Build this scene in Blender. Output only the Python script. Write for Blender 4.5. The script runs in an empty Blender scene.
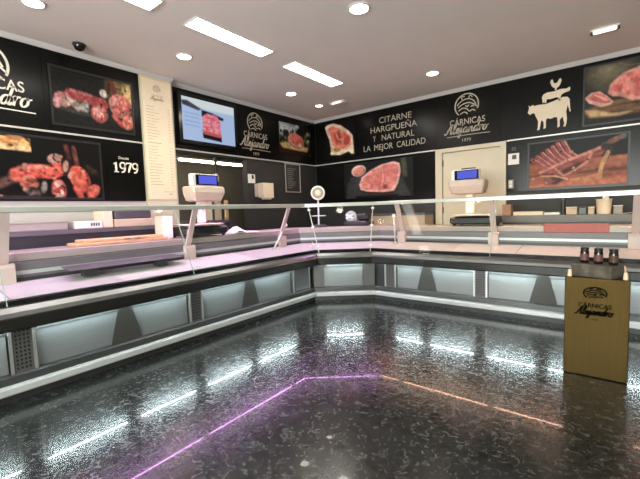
import bpy, math, random
import numpy as np
from mathutils import Vector, Matrix

sc = bpy.context.scene
COL = sc.collection
rng = random.Random(7)
PI = math.pi

# ------------------------------------------------------------------ helpers
def wloc(o):
    v = Vector((0, 0, 0))
    while o is not None:
        v += o.location
        o = o.parent
    return v

def mesh(name, verts, faces, mat, parent=None, smooth=False, origin=None):
    """one mesh object from WORLD-space verts"""
    if parent is not None:
        o0 = wloc(parent)
    elif origin is not None:
        o0 = Vector(origin)
    else:
        o0 = Vector((0, 0, 0))
    me = bpy.data.meshes.new(name)
    me.from_pydata([tuple(Vector(v) - o0) for v in verts], [], faces)
    me.update()
    ob = bpy.data.objects.new(name, me)
    COL.objects.link(ob)
    if parent is not None:
        ob.parent = parent
    else:
        ob.location = o0
    if mat is not None:
        me.materials.append(mat)
    if smooth:
        for p in me.polygons:
            p.use_smooth = True
    return ob

class MB:
    def __init__(s):
        s.v = []; s.f = []
    def add(s, v, f):
        n = len(s.v)
        s.v += [tuple(x) for x in v]
        s.f += [tuple(i + n for i in q) for q in f]
        return s
    def box(s, x0, x1, y0, y1, z0, z1):
        v = [(x0,y0,z0),(x1,y0,z0),(x1,y1,z0),(x0,y1,z0),(x0,y0,z1),(x1,y0,z1),(x1,y1,z1),(x0,y1,z1)]
        return s.add(v, [(0,3,2,1),(4,5,6,7),(0,1,5,4),(1,2,6,5),(2,3,7,6),(3,0,4,7)])
    def bbox(s, x0, x1, y0, y1, z0, z1, b=.01):
        """box with chamfered vertical + horizontal edges"""
        b = min(b, (x1-x0)*.45, (y1-y0)*.45, (z1-z0)*.45)
        rings = []
        for z, i in ((z0, b), (z0+b, 0), (z1-b, 0), (z1, b)):
            X0, X1, Y0, Y1 = x0+i, x1-i, y0+i, y1-i
            rings.append([(X0+b,Y0,z),(X1-b,Y0,z),(X1,Y0+b,z),(X1,Y1-b,z),(X1-b,Y1,z),(X0+b,Y1,z),(X0,Y1-b,z),(X0,Y0+b,z)])
        return s.loft(rings)
    def loft(s, rings, caps=True, close=True):
        n = len(rings[0]); v = [p for r in rings for p in r]; f = []
        for i in range(len(rings)-1):
            for k in range(n if close else n-1):
                a = i*n+k; b2 = i*n+(k+1) % n
                f.append((a, b2, b2+n, a+n))
        if caps:
            f.append(tuple(range(n-1, -1, -1)))
            f.append(tuple((len(rings)-1)*n+k for k in range(n)))
        return s.add(v, f)
    def lathe(s, c, prof, n=24, axis=(0,0,1), caps=True):
        ax = Vector(axis).normalized()
        t = Vector((1,0,0)) if abs(ax.x) < .9 else Vector((0,1,0))
        a = ax.cross(t).normalized(); b = ax.cross(a)
        c = Vector(c)
        rings = [[tuple(c + ax*h + (a*math.cos(2*PI*k/n) + b*math.sin(2*PI*k/n))*r) for k in range(n)] for r, h in prof]
        return s.loft(rings, caps)
    def tube(s, pts, r, n=8):
        pts = [Vector(p) for p in pts]; rings = []
        for i, p in enumerate(pts):
            d = (pts[min(i+1, len(pts)-1)] - pts[max(i-1, 0)]).normalized()
            t = Vector((0,0,1)) if abs(d.z) < .9 else Vector((1,0,0))
            a = d.cross(t).normalized(); b = d.cross(a)
            rr = r[i] if isinstance(r, (list, tuple)) else r
            rings.append([tuple(p + (a*math.cos(2*PI*k/n) + b*math.sin(2*PI*k/n))*rr) for k in range(n)])
        return s.loft(rings)
    def bar(s, p, q, w, up, t):
        """rectangular bar from p to q, width w along 'up', thickness t across"""
        p = Vector(p); q = Vector(q); d = (q-p).normalized()
        u = Vector(up); u = (u - d*u.dot(d)).normalized(); x = d.cross(u)
        ring = lambda c: [tuple(c+u*w/2+x*t/2), tuple(c-u*w/2+x*t/2), tuple(c-u*w/2-x*t/2), tuple(c+u*w/2-x*t/2)]
        return s.loft([ring(p), ring(q)])
    def build(s, name, mat, parent=None, smooth=False, origin=None):
        o = mesh(name, s.v, s.f, mat, parent, False, origin)
        if smooth:
            for p in o.data.polygons: p.use_smooth = True
            try:
                o.data.set_sharp_from_angle(angle=math.radians(35))
            except Exception:
                pass
        return o

def thing(name, label, cat, loc, group=None):
    o = bpy.data.objects.new(name, None)
    COL.objects.link(o)
    o.location = loc
    o.empty_display_size = .1
    return tag(o, label, cat, group)

def tag(o, label, cat, group=None):
    o['label'] = label; o['category'] = cat
    if group: o['group'] = group
    return o

def struct(o):
    o['kind'] = 'structure'
    return o

def recalc(o):
    import bmesh
    bm = bmesh.new(); bm.from_mesh(o.data)
    bmesh.ops.recalc_face_normals(bm, faces=bm.faces)
    bm.to_mesh(o.data); bm.free()
    return o

# ------------------------------------------------------------------ materials
def lin(c):
    return tuple(((v/255)/12.92 if v/255 <= .04045 else ((v/255+.055)/1.055)**2.4) for v in c)

def newmat(name):
    m = bpy.data.materials.new(name); m.use_nodes = True
    return m, m.node_tree.nodes, m.node_tree.links, m.node_tree.nodes['Principled BSDF']

def mat(name, rgb, rough=.5, metal=0., spec=.5, var=.06, scale=30, bump=0., stretch=None):
    """principled with a little procedural variation; rgb is sRGB 0..255"""
    m, N, L, b = newmat(name)
    c = lin(rgb)
    b.inputs['Roughness'].default_value = rough
    b.inputs['Metallic'].default_value = metal
    b.inputs['Specular IOR Level'].default_value = spec
    tc = N.new('ShaderNodeTexCoord'); mp = N.new('ShaderNodeMapping')
    if stretch: mp.inputs['Scale'].default_value = stretch
    L.new(tc.outputs['Object'], mp.inputs['Vector'])
    nz = N.new('ShaderNodeTexNoise'); nz.inputs['Scale'].default_value = scale; nz.inputs['Detail'].default_value = 4
    L.new(mp.outputs['Vector'], nz.inputs['Vector'])
    rp = N.new('ShaderNodeValToRGB')
    rp.color_ramp.elements[0].position = .3; rp.color_ramp.elements[1].position = .7
    rp.color_ramp.elements[0].color = tuple(max(0, v*(1-var)) for v in c) + (1,)
    rp.color_ramp.elements[1].color = tuple(min(1, v*(1+var)) for v in c) + (1,)
    L.new(nz.outputs['Fac'], rp.inputs['Fac']); L.new(rp.outputs['Color'], b.inputs['Base Color'])
    if bump:
        bp = N.new('ShaderNodeBump'); bp.inputs['Strength'].default_value = bump; bp.inputs['Distance'].default_value = .01
        L.new(nz.outputs['Fac'], bp.inputs['Height']); L.new(bp.outputs['Normal'], b.inputs['Normal'])
    return m

def emit(name, rgb, strength):
    m, N, L, b = newmat(name)
    N.remove(b)
    e = N.new('ShaderNodeEmission'); e.inputs['Color'].default_value = tuple(rgb) + (1,)
    e.inputs['Strength'].default_value = strength
    L.new(e.outputs[0], N['Material Output'].inputs['Surface'])
    return m

def glassmat(name, tint=(.96, .985, .975), f0=.005):
    m, N, L, b = newmat(name)
    N.remove(b)
    tr = N.new('ShaderNodeBsdfTransparent'); tr.inputs['Color'].default_value = tint + (1,)
    gl = N.new('ShaderNodeBsdfGlossy'); gl.inputs['Roughness'].default_value = 0.01
    gl.inputs['Color'].default_value = (1, 1, 1, 1)
    lw = N.new('ShaderNodeLayerWeight')
    pw = N.new('ShaderNodeMath'); pw.operation = 'POWER'; pw.inputs[1].default_value = 5
    L.new(lw.outputs['Facing'], pw.inputs[0])
    fr = N.new('ShaderNodeMath'); fr.operation = 'MULTIPLY_ADD'; fr.inputs[1].default_value = .5; fr.inputs[2].default_value = f0
    L.new(pw.outputs[0], fr.inputs[0])
    mx = N.new('ShaderNodeMixShader')
    L.new(fr.outputs[0], mx.inputs[0]); L.new(tr.outputs[0], mx.inputs[1]); L.new(gl.outputs[0], mx.inputs[2])
    L.new(mx.outputs[0], N['Material Output'].inputs['Surface'])
    return m

def floormat():
    m, N, L, b = newmat('polished_dark_granite')
    tc = N.new('ShaderNodeTexCoord')
    mp = N.new('ShaderNodeMapping'); L.new(tc.outputs['Object'], mp.inputs['Vector'])
    n1 = N.new('ShaderNodeTexNoise'); n1.inputs['Scale'].default_value = 24; n1.inputs['Detail'].default_value = 5
    n1.inputs['Roughness'].default_value = .62; n1.inputs['Distortion'].default_value = 1.3
    v1 = N.new('ShaderNodeTexVoronoi'); v1.inputs['Scale'].default_value = 34
    n2 = N.new('ShaderNodeTexNoise'); n2.inputs['Scale'].default_value = 55; n2.inputs['Detail'].default_value = 3
    for n in (n1, v1, n2): L.new(mp.outputs['Vector'], n.inputs['Vector'])
    r1 = N.new('ShaderNodeValToRGB'); e = r1.color_ramp.elements
    e[0].position = .34; e[0].color = (.006, .008, .008, 1)
    e[1].position = .74; e[1].color = (.085, .095, .089, 1)
    k = r1.color_ramp.elements.new(.54); k.color = (.019, .022, .021, 1)
    L.new(n1.outputs['Fac'], r1.inputs['Fac'])
    r2 = N.new('ShaderNodeValToRGB'); e = r2.color_ramp.elements
    e[0].position = .45; e[0].color = (.35, .35, .35, 1); e[1].position = .72; e[1].color = (1.7, 1.7, 1.6, 1)
    L.new(n2.outputs['Fac'], r2.inputs['Fac'])
    mu = N.new('ShaderNodeMixRGB'); mu.blend_type = 'MULTIPLY'; mu.inputs[0].default_value = .45
    L.new(r1.outputs[0], mu.inputs[1]); L.new(r2.outputs[0], mu.inputs[2])
    bk = N.new('ShaderNodeTexBrick'); bk.offset = 0
    bk.inputs['Scale'].default_value = 1; bk.inputs['Mortar Size'].default_value = .0022
    bk.inputs['Brick Width'].default_value = .6; bk.inputs['Row Height'].default_value = .6
    bk.inputs['Color1'].default_value = (1, 1, 1, 1); bk.inputs['Color2'].default_value = (.9, .9, .9, 1)
    bk.inputs['Mortar'].default_value = (.3, .3, .3, 1)
    L.new(mp.outputs['Vector'], bk.inputs['Vector'])
    m2 = N.new('ShaderNodeMixRGB'); m2.blend_type = 'MULTIPLY'; m2.inputs[0].default_value = 1
    L.new(mu.outputs[0], m2.inputs[1]); L.new(bk.outputs['Color'], m2.inputs[2])
    L.new(m2.outputs[0], b.inputs['Base Color'])
    b.inputs['Specular IOR Level'].default_value = .5
    b.inputs['Coat Weight'].default_value = .24; b.inputs['Coat Roughness'].default_value = .03; b.inputs['Coat IOR'].default_value = 1.5
    rr = N.new('ShaderNodeMapRange'); rr.inputs[1].default_value = .35; rr.inputs[2].default_value = .7; rr.inputs[3].default_value = .16; rr.inputs[4].default_value = .32
    L.new(n1.outputs['Fac'], rr.inputs[0]); L.new(rr.outputs[0], b.inputs['Roughness'])
    bp = N.new('ShaderNodeBump'); bp.inputs['Strength'].default_value = .012; bp.inputs['Distance'].default_value = .003
    L.new(n2.outputs['Fac'], bp.inputs['Height']); L.new(bp.outputs['Normal'], b.inputs['Normal'])
    return m

def printmat(name, rough=.45):
    m, N, L, b = newmat(name)
    a = N.new('ShaderNodeAttribute'); a.attribute_name = 'ink'
    tc = N.new('ShaderNodeTexCoord')
    nz = N.new('ShaderNodeTexNoise'); nz.inputs['Scale'].default_value = 60
    L.new(tc.outputs['Object'], nz.inputs['Vector'])
    mr = N.new('ShaderNodeMapRange'); mr.inputs[3].default_value = .88; mr.inputs[4].default_value = 1.12
    L.new(nz.outputs['Fac'], mr.inputs[0])
    mu = N.new('ShaderNodeVectorMath'); mu.operation = 'SCALE'
    L.new(a.outputs['Color'], mu.inputs[0]); L.new(mr.outputs[0], mu.inputs['Scale'])
    L.new(mu.outputs[0], b.inputs['Base Color'])
    b.inputs['Roughness'].default_value = rough; b.inputs['Specular IOR Level'].default_value = .22
    return m

def screenmat():
    m, N, L, b = newmat('lit_screen'); N.remove(b)
    a = N.new('ShaderNodeAttribute'); a.attribute_name = 'ink'
    e = N.new('ShaderNodeEmission'); e.inputs['Strength'].default_value = .78
    L.new(a.outputs['Color'], e.inputs['Color']); L.new(e.outputs[0], N['Material Output'].inputs['Surface'])
    return m

M = {}
M['ceiling'] = mat('ceiling_paint', (240, 233, 228), .85, var=.015, scale=3)
M['cove'] = mat('cove_paint', (216, 214, 212), .7, var=.01)
M['wall_light'] = mat('light_grey_wall_paint', (196, 190, 182), .8, var=.03, scale=5)
M['wall_dark'] = mat('charcoal_wall_paint', (44, 44, 43), .6, var=.06, scale=5)
M['wall_room'] = mat('back_room_wall', (104, 98, 92), .8, var=.08, scale=6)
M['black_panel'] = mat('black_laminate', (11, 11, 10), .25, var=.08, scale=4, spec=.22)
M['black_panel2'] = mat('black_laminate_warm', (12, 11, 9), .25, var=.08, scale=4, spec=.22)
M['cream'] = mat('cream_board', (228, 212, 186), .55, var=.02, scale=5)
M['cream_paint'] = mat('cream_gloss_paint', (208, 197, 172), .4, var=.02, scale=5)
M['ink_brown'] = mat('brown_ink', (178, 154, 128), .7)
M['letter'] = mat('cream_lettering', (232, 226, 212), .5, var=.02)
M['letter_grey'] = mat('grey_lettering', (172, 163, 146), .5, var=.02)
M['chalk'] = mat('faint_grey_lettering', (120, 120, 116), .7, var=.1)
M['alu'] = mat('satin_aluminium', (200, 202, 198), .32, .85, var=.04, stretch=(1, 1, 12))
M['alu_trim'] = mat('wall_trim_aluminium', (214, 212, 206), .35, .35, var=.02)
M['rail'] = mat('rail_aluminium', (192, 196, 188), .3, .45, var=.05, scale=8)
M['steel'] = mat('brushed_steel', (122, 126, 126), .45, .45, var=.08, scale=5, stretch=(1, 1, 30))
M['steel_grey'] = mat('dull_grey_steel', (96, 96, 95), .5, .4, var=.08, scale=8)
M['steel_dark'] = mat('dark_steel', (62, 64, 64), .4, .5, var=.1, scale=8)
M['fascia'] = mat('dark_grey_fascia', (70, 74, 74), .5, .3)
M['shade_wedge'] = mat('olive_grey_shade', (66, 66, 62), .5, .3, var=.05)  # dark tone for the shade wedges below the led gaps
M['kick'] = mat('pale_kick_strip', (186, 190, 190), .35, .3, var=.06, scale=6)
M['bumper'] = mat('dark_bumper_profile', (36, 36, 33), .26, .4, var=.12, scale=5, stretch=(.3, .3, 8))
M['bumper_edge'] = mat('bright_bumper_edge', (118, 120, 120), .34, .9, var=.1, scale=5)
M['black'] = mat('black_plastic', (22, 22, 22), .4, var=.1)
M['black_gloss'] = mat('black_gloss', (14, 14, 15), .15, var=.1)
M['deck2'] = mat('white_display_deck_worn', (190, 182, 184), .42, var=.04, scale=9)
M['deck'] = mat('white_display_deck', (206, 198, 200), .4, var=.03, scale=9)
M['riser'] = mat('grey_riser', (112, 106, 110), .45, .1, var=.05, scale=9)
M['stone'] = mat('pale_stone_worktop', (166, 154, 146), .35, var=.06, scale=40)
M['post'] = mat('white_post_lacquer', (196, 174, 168), .4, var=.02)
M['white_plastic'] = mat('white_plastic', (232, 228, 222), .45, var=.02)
M['pink_plastic'] = mat('ivory_plastic', (206, 186, 172), .45, var=.03)
M['wood'] = mat('light_wood', (196, 160, 116), .6, var=.25, scale=10, stretch=(6, 1, 6))
M['cardboard'] = mat('brown_cardboard', (168, 132, 108), .8, var=.08)
M['beige'] = mat('beige_laminate', (190, 172, 146), .6, var=.06)
M['greybox'] = mat('grey_beige_plastic', (160, 152, 142), .6, var=.05)
M['red'] = mat('dark_red_plastic', (172, 84, 76), .5, var=.08)
M['gold'] = mat('brushed_gold', (56, 43, 13), .34, .85, var=.1, scale=8, stretch=(12, 1, .5))
M['gold_ink'] = mat('dark_engraving', (10, 8, 4), .8, spec=.05)
M['slate'] = mat('mottled_slate', (76, 71, 60), .65, var=.5, scale=26, bump=.5)
M['jar'] = mat('dark_jar_glass', (26, 18, 16), .12, var=.2)
M['jar_label'] = mat('dusky_pink_paper', (96, 60, 58), .6, var=.15)
M['jar_label2'] = mat('dark_amber_paper', (70, 50, 32), .6, var=.15)
M['jar_lid'] = mat('black_lid', (20, 18, 18), .35)
M['peg'] = mat('pale_wood_peg', (226, 196, 160), .6, var=.05)
M['glass'] = glassmat('clear_glass')
M['glass_edge'] = mat('green_glass_edge', (150, 176, 164), .2, 0, var=.05)
M['light_panel'] = emit('warm_white_panel', (1, .94, .86), 21)
M['light_spot'] = emit('warm_white_spot', (1, .88, .70), 22)
M['light_tube'] = emit('warm_tube', (1, .90, .66), 22.0)
M['emergency'] = emit('emergency_tube', (1, .92, .82), 2.2)
M['led_cool'] = emit('cool_led', (.80, .97, 1.0), 100)
M['led_pink'] = emit('pink_led', (.90, .42, 1.0), 90)
M['led_salmon'] = emit('salmon_led', (1.0, .53, .36), 85)
M['lcd'] = emit('blue_lcd', (.10, .12, .62), 1.0)
M['print'] = printmat('printed_photo')
M['screen'] = screenmat()
M['floor'] = floormat()
M['paper_white'] = mat('white_paper', (236, 232, 230), .7, var=.02)

# ------------------------------------------------------------------ flat local frames on the two shop walls
class Fr:
    """u along the wall (left to right as read), z up, w out of the wall"""
    def __init__(s, kind, plane):
        s.k = kind; s.p = plane
    def __call__(s, u, z, w=0):
        return (s.p + w, u, z) if s.k == 'A' else (u, s.p - w, z)

FA = Fr('A', 0.0)          # proud part of the left wall
FS = Fr('A', -0.102)       # set-back part of the left wall
FB = Fr('B', 0.0)          # right wall

def fbox(mb, fr, u0, u1, z0, z1, w0, w1):
    a = fr(u0, z0, w0); b = fr(u1, z1, w1)
    return mb.box(min(a[0], b[0]), max(a[0], b[0]), min(a[1], b[1]), max(a[1], b[1]), min(a[2], b[2]), max(a[2], b[2]))

def slab_poly(mb, fr, pts, w0, w1):
    """extruded outline (u,z)"""
    n = len(pts)
    v = [fr(u, z, w0) for u, z in pts] + [fr(u, z, w1) for u, z in pts]
    f = [tuple(range(n)), tuple(range(2*n-1, n-1, -1))]
    f += [(i, (i+1) % n, (i+1) % n + n, i+n) for i in range(n)]
    return mb.add(v, f)

def crom(pts, k=6, closed=False):
    P = [Vector(p) for p in pts]; out = []; n = len(P)
    rng_ = range(n) if closed else range(n-1)
    for i in rng_:
        g = (lambda j: P[j % n]) if closed else (lambda j: P[max(0, min(n-1, j))])
        a, b, c, d = g(i-1), g(i), g(i+1), g(i+2)
        for j in range(k):
            t = j/k
            out.append(.5*((2*b) + (c-a)*t + (2*a-5*b+4*c-d)*t*t + (3*b-a-3*c+d)*t**3))
    out.append(P[0] if closed else P[-1])
    return out

def ribbon(mb, fr, pts, width, w0, w1):
    """stroke of a letter: flat bar of the given width along a 2D polyline"""
    P = [Vector(p) for p in pts]; L = []; R_ = []
    for i, p in enumerate(P):
        d = (P[min(i+1, len(P)-1)] - P[max(i-1, 0)])
        if d.length < 1e-9: d = Vector((1, 0))
        d.normalize(); n = Vector((-d.y, d.x))
        wd = width[i] if isinstance(width, (list, tuple)) else width
        L.append(p + n*wd/2); R_.append(p - n*wd/2)
    n = len(P)
    v = [fr(q.x, q.y, w1) for q in L] + [fr(q.x, q.y, w1) for q in R_] + [fr(q.x, q.y, w0) for q in L] + [fr(q.x, q.y, w0) for q in R_]
    f = []
    for i in range(n-1):
        f += [(i, i+1, n+i+1, n+i), (2*n+i, i, i+1, 2*n+i+1)[::-1], (n+i, n+i+1, 3*n+i+1, 3*n+i)]
    f += [(0, n, 3*n, 2*n), (n-1, 3*n-1, 4*n-1, 2*n-1)]
    return mb.add(v, f)

SCRIPT = {
 'A': ([[(-.1,.25),(.1,0),(.4,.3),(.85,1.3),(1.2,2.0)], [(1.2,2.0),(1.18,1.2),(1.2,.35),(1.35,.02),(1.6,.25)], [(.35,.72),(.8,.85),(1.35,.78)]], 1.6),
 'l': ([[(0,.25),(.35,.9),(.55,1.75),(.4,2.05),(.22,1.6),(.2,.5),(.3,.05),(.5,.05),(.7,.28)]], .68),
 'e': ([[(0,.28),(.4,.45),(.6,.8),(.42,1.0),(.18,.75),(.16,.28),(.38,.02),(.62,.06),(.88,.3)]], .85),
 'j': ([[(.02,.3),(.3,1.0),(.32,.2),(.25,-.6),(.02,-.85),(-.08,-.55),(.25,-.1),(.7,.28)], [(.36,1.35),(.37,1.5)]], .68),
 'a': ([[(.78,.85),(.5,1.02),(.18,.75),(.12,.25),(.35,.02),(.62,.3),(.8,.95)], [(.8,.95),(.76,.3),(.9,.02),(1.15,.28)]], 1.1),
 'n': ([[(0,.3),(.2,1.0),(.22,.5),(.2,0)], [(.22,.45),(.5,.95),(.72,.92),(.72,.35),(.86,.02),(1.1,.28)]], 1.06),
 'd': ([[(.78,.85),(.5,1.02),(.18,.75),(.12,.25),(.35,.02),(.62,.3),(.82,.95)], [(1.0,2.05),(.86,1.2),(.76,.35),(.9,.02),(1.15,.28)]], 1.1),
 'r': ([[(.05,.8),(.2,1.0),(.22,.5),(.2,0)], [(.22,.5),(.36,.88),(.55,1.02),(.68,.9)]], .74),
 'o': ([[(.5,1.0),(.18,.8),(.12,.3),(.38,.0),(.72,.3),(.72,.8),(.5,1.0)], [(.5,1.0),(.75,.82),(1.1,.95)]], 1.1),
}
def script_word(mb, fr, word, u0, z0, width, xh, sw, w0, w1, shear=.28, slope=0.):
    tot = sum(SCRIPT[c][1] for c in word); sx = width/tot; x = 0
    for c in word:
        strokes, adv = SCRIPT[c]
        for st in strokes:
            pts = crom([(p[0]+x, p[1]) for p in st], 5)
            P = [(u0 + q.x*sx + q.y*xh*shear, z0 + q.y*xh + slope*q.x*sx) for q in pts]
            n = len(P)
            W = []
            for i in range(n):
                a = Vector(P[max(0, i-1)]); b = Vector(P[min(n-1, i+1)]); d = (b-a)
                vert = abs(d.y)/(d.length+1e-9)
                W.append(sw*(.55+.65*vert))
            ribbon(mb, fr, P, W, w0, w1)
        x += adv

def text_mesh(mb, fr, s, u0, z0, size, w0, w1, width=None, align='LEFT', bold=0.0):
    cu = bpy.data.curves.new('t', 'FONT'); cu.body = s; cu.size = size; cu.offset = bold
    cu.fill_mode = 'FRONT'; cu.extrude = 0
    ob = bpy.data.objects.new('t', cu); COL.objects.link(ob)
    dg = bpy.context.evaluated_depsgraph_get()
    me = bpy.data.meshes.new_from_object(ob.evaluated_get(dg))
    xs = [v.co.x for v in me.vertices]
    w = max(xs)-min(xs); mn = min(xs)
    sx = (width/w) if width else 1
    off = {'LEFT': 0, 'CENTER': -w*sx/2}[align]
    mb.add([fr(u0+off+(v.co.x-mn)*sx, z0+v.co.y, w1) for v in me.vertices], [tuple(p.vertices) for p in me.polygons])
    bpy.data.objects.remove(ob); bpy.data.curves.remove(cu); bpy.data.meshes.remove(me)

def badge(mb, fr, u, z, r, w0, w1, sw, ky=1.0):
    """round emblem: ring open low on the right, a bull's head and shoulders in line work"""
    def st(pts, wd=sw, k=5):
        ribbon(mb, fr, [(u+q.x*r, z+q.y*r*ky) for q in crom(pts, k)], wd, w0, w1)
    st([(math.cos(a), math.sin(a)) for a in [math.radians(t) for t in range(-25, 236, 12)]], sw*1.2, 2)
    st([(-.85,.1),(-.4,.45),(.1,.55),(.55,.35),(.8,-.05)])
    st([(-.3,.42),(-.45,.75),(-.15,.8)]); st([(.15,.55),(.3,.82),(.5,.62)])
    st([(-.75,-.1),(-.3,.15),(.2,.2),(.6,0),(.95,-.3)])
    st([(-.7,-.4),(-.35,-.2),(0,-.3),(.25,-.55),(.5,-.45),(.75,-.6)])
    st([(-.55,-.7),(-.2,-.55),(.1,-.75)]); st([(.35,-.2),(.5,-.1),(.62,-.22)])
    st([(-.1,.0),(.05,-.12),(.2,.0)])

def logo(parent, fr, uc, w, zt, r, zC, hC, zS, zU, zY, ink, w0, w1, yr='1979'):
    """the shop's emblem: badge, capitals, script name, underline and year"""
    b1 = MB(); badge(b1, fr, uc, zt-r, r, w0, w1, r*.09)
    b1.build('emblem', ink, parent)
    b2 = MB()
    text_mesh(b2, fr, 'CÁRNICAS', uc-w*.38, zC, hC*1.3, w0, w1, w*.78, bold=hC*.012)
    b2.build('capital_lettering', ink, parent); b2 = MB()
    script_word(b2, fr, 'Alejandro', uc-w*.5, zS, w*.95, hC*.80, hC*.17, w0, w1, .22)
    ribbon(b2, fr, [(uc-w*.45, zU), (uc, zU+hC*.06), (uc+w*.5, zU)], hC*.10, w0, w1)
    b2.build('script_lettering', ink, parent); b2 = MB()
    text_mesh(b2, fr, yr, uc, zY, hC*.72, w0, w1, w*.19, 'CENTER')
    b2.build('year_lettering', ink, parent)

# ------------------------------------------------------------------ printed pictures
class Pic:
    def __init__(s, w, h, bg, seed=1):
        s.w, s.h = w, h
        s.a = np.zeros((h, w, 3)) + np.array(lin(bg))
        s.rs = np.random.RandomState(seed)
        y, x = np.mgrid[0:h, 0:w]
        s.u = (x+.5)/w; s.v = (y+.5)/h          # v from the top
        s.asp = w/h
    def noise(s, f, st=(1, 1)):
        out = np.zeros((s.h, s.w)); amp = 1; tot = 0
        for o in range(3):
            gx = max(2, int(f*s.asp*st[0]*2**o)); gy = max(2, int(f*st[1]*2**o))
            g = s.rs.rand(gy+2, gx+2)
            X = s.u*gx; Y = s.v*gy
            xi = X.astype(int); yi = Y.astype(int); fx = X-xi; fy = Y-yi
            fx = fx*fx*(3-2*fx); fy = fy*fy*(3-2*fy)
            n = (g[yi, xi]*(1-fx)+g[yi, xi+1]*fx)*(1-fy)+(g[yi+1, xi]*(1-fx)+g[yi+1, xi+1]*fx)*fy
            out += n*amp; tot += amp; amp *= .55
        return out/tot
    def put(s, mask, col, tex=0, f=8, col2=None, st=(1, 1)):
        c = np.array(lin(col))[None, None, :]*np.ones((s.h, s.w, 1))
        if tex or col2 is not None:
            n = s.noise(f, st)[..., None]
            if col2 is not None:
                t = np.clip((n-.5)*4*max(tex, .3)+.5, 0, 1)
                c = c*(1-t)+np.array(lin(col2))*t
            else:
                c = c*(1+tex*(n-.5)*2)
        m = mask[..., None]
        s.a = s.a*(1-m)+c*m
    def ell(s, cx, cy, rx, ry, rot, col, soft=.15, **k):
        ca, sa = math.cos(math.radians(rot)), math.sin(math.radians(rot))
        dx = (s.u-cx)*s.asp; dy = (s.v-cy)
        X = (dx*ca+dy*sa)/(rx*s.asp if False else rx*s.asp); Y = (-dx*sa+dy*ca)/ry
        d = np.sqrt(X*X+Y*Y)
        s.put(np.clip((1-d)/soft+.5, 0, 1), col, **k)
        if rx > .03:     # the printed photo's own modelling of each lump: darker rim below
            m = np.clip((1-d)/soft+.5, 0, 1)*np.clip((d-.55)/.5, 0, 1)*np.clip(.35+.5*(Y+.5*X), 0, .8)
            s.a = s.a*(1-m[..., None]*.8)
    def poly(s, pts, col, soft=.012, **k):
        P = [(p[0]*s.asp, p[1]) for p in pts]; x = s.u*s.asp; y = s.v
        inside = np.zeros((s.h, s.w), bool); dist = np.full((s.h, s.w), 9.)
        for i in range(len(P)):
            (x1, y1), (x2, y2) = P[i], P[(i+1) % len(P)]
            cond = ((y1 > y) != (y2 > y))
            with np.errstate(divide='ignore', invalid='ignore'):
                xi = (x2-x1)*(y-y1)/(y2-y1+1e-12)+x1
            inside ^= cond & (x < xi)
            dx, dy = x2-x1, y2-y1; L2 = dx*dx+dy*dy+1e-12
            t = np.clip(((x-x1)*dx+(y-y1)*dy)/L2, 0, 1)
            dist = np.minimum(dist, np.hypot(x-x1-t*dx, y-y1-t*dy))
        sd = np.where(inside, dist, -dist)
        s.put(np.clip(sd/soft+.5, 0, 1), col, **k)
    def finish(s, gain=.8, tex=.75, f=18, gam=1.2, crumbs=0, sat=.76):
        for k in range(crumbs):
            cx, cy = s.rs.rand(2)
            c = s.a[int(cy*s.h), int(cx*s.w)]
            if c.max() < .05: continue
            a = s.rs.rand()*180
            s.ell(cx, cy, .008+.012*s.rs.rand(), .01+.02*s.rs.rand(), a, [(44, 24, 22), (208, 150, 136), (120, 52, 46)][k % 3], .9)
        n = s.noise(f)
        s.a = np.clip(s.a*(1+tex*2*(n[..., None]-.5)), 0, 1)
        lum = s.a.mean(axis=2, keepdims=True)
        s.a = gain*np.power(lum*(1-sat)+s.a*sat, gam)
        return s
    def line(s, pts, wd, col, soft=.012, **k):
        x = s.u*s.asp; y = s.v; dist = np.full((s.h, s.w), 9.)
        for (a, b) in zip(pts[:-1], pts[1:]):
            x1, y1, x2, y2 = a[0]*s.asp, a[1], b[0]*s.asp, b[1]
            dx, dy = x2-x1, y2-y1; L2 = dx*dx+dy*dy+1e-12
            t = np.clip(((x-x1)*dx+(y-y1)*dy)/L2, 0, 1)
            dist = np.minimum(dist, np.hypot(x-x1-t*dx, y-y1-t*dy))
        s.put(np.clip((wd/2-dist)/soft+.5, 0, 1), col, **k)

def picture(name, parent, fr, u0, u1, z0, z1, w, pic, material, thick=.004, xr=None):
    """a printed sheet: grid with one ink colour per vertex, with its own thickness"""
    W, H = pic.w, pic.h
    v = []; col = []
    for j in range(H):
        for i in range(W):
            v.append(fr(u0+(u1-u0)*i/(W-1), z1-(z1-z0)*j/(H-1), w))
            col.append(pic.a[j, i])
    f = []
    for j in range(H-1):
        for i in range(W-1):
            a = j*W+i
            f.append((a, a+W, a+W+1, a+1))
    n = len(v)
    for c in ((u0, z1), (u1, z1), (u1, z0), (u0, z0)):
        v.append(fr(c[0], c[1], w-thick)); col.append((.02, .02, .02))
    top = list(range(0, W)); bot = list(range((H-1)*W, H*W))
    lef = [j*W for j in range(H)]; rig = [j*W+W-1 for j in range(H)]
    f += [tuple(top + [n+1, n]), tuple(bot[::-1] + [n+3, n+2]), tuple(lef[::-1] + [n, n+3]), tuple(rig + [n+2, n+1]), (n, n+1, n+2, n+3)]
    o = mesh(name, v, f, material, parent)
    at = o.data.color_attributes.new('ink', 'FLOAT_COLOR', 'POINT')
    buf = np.ones((len(v), 4), np.float32); buf[:, :3] = np.clip(np.array(col), 0, 1)
    at.data.foreach_set('color', buf.ravel())
    return o

def frame(mb, fr, u0, u1, z0, z1, t, w0, w1):
    fbox(mb, fr, u0, u1, z1-t, z1, w0, w1); fbox(mb, fr, u0, u1, z0, z0+t, w0, w1)
    fbox(mb, fr, u0, u0+t, z0+t, z1-t, w0, w1); fbox(mb, fr, u1-t, u1, z0+t, z1-t, w0, w1)
    return mb

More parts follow.
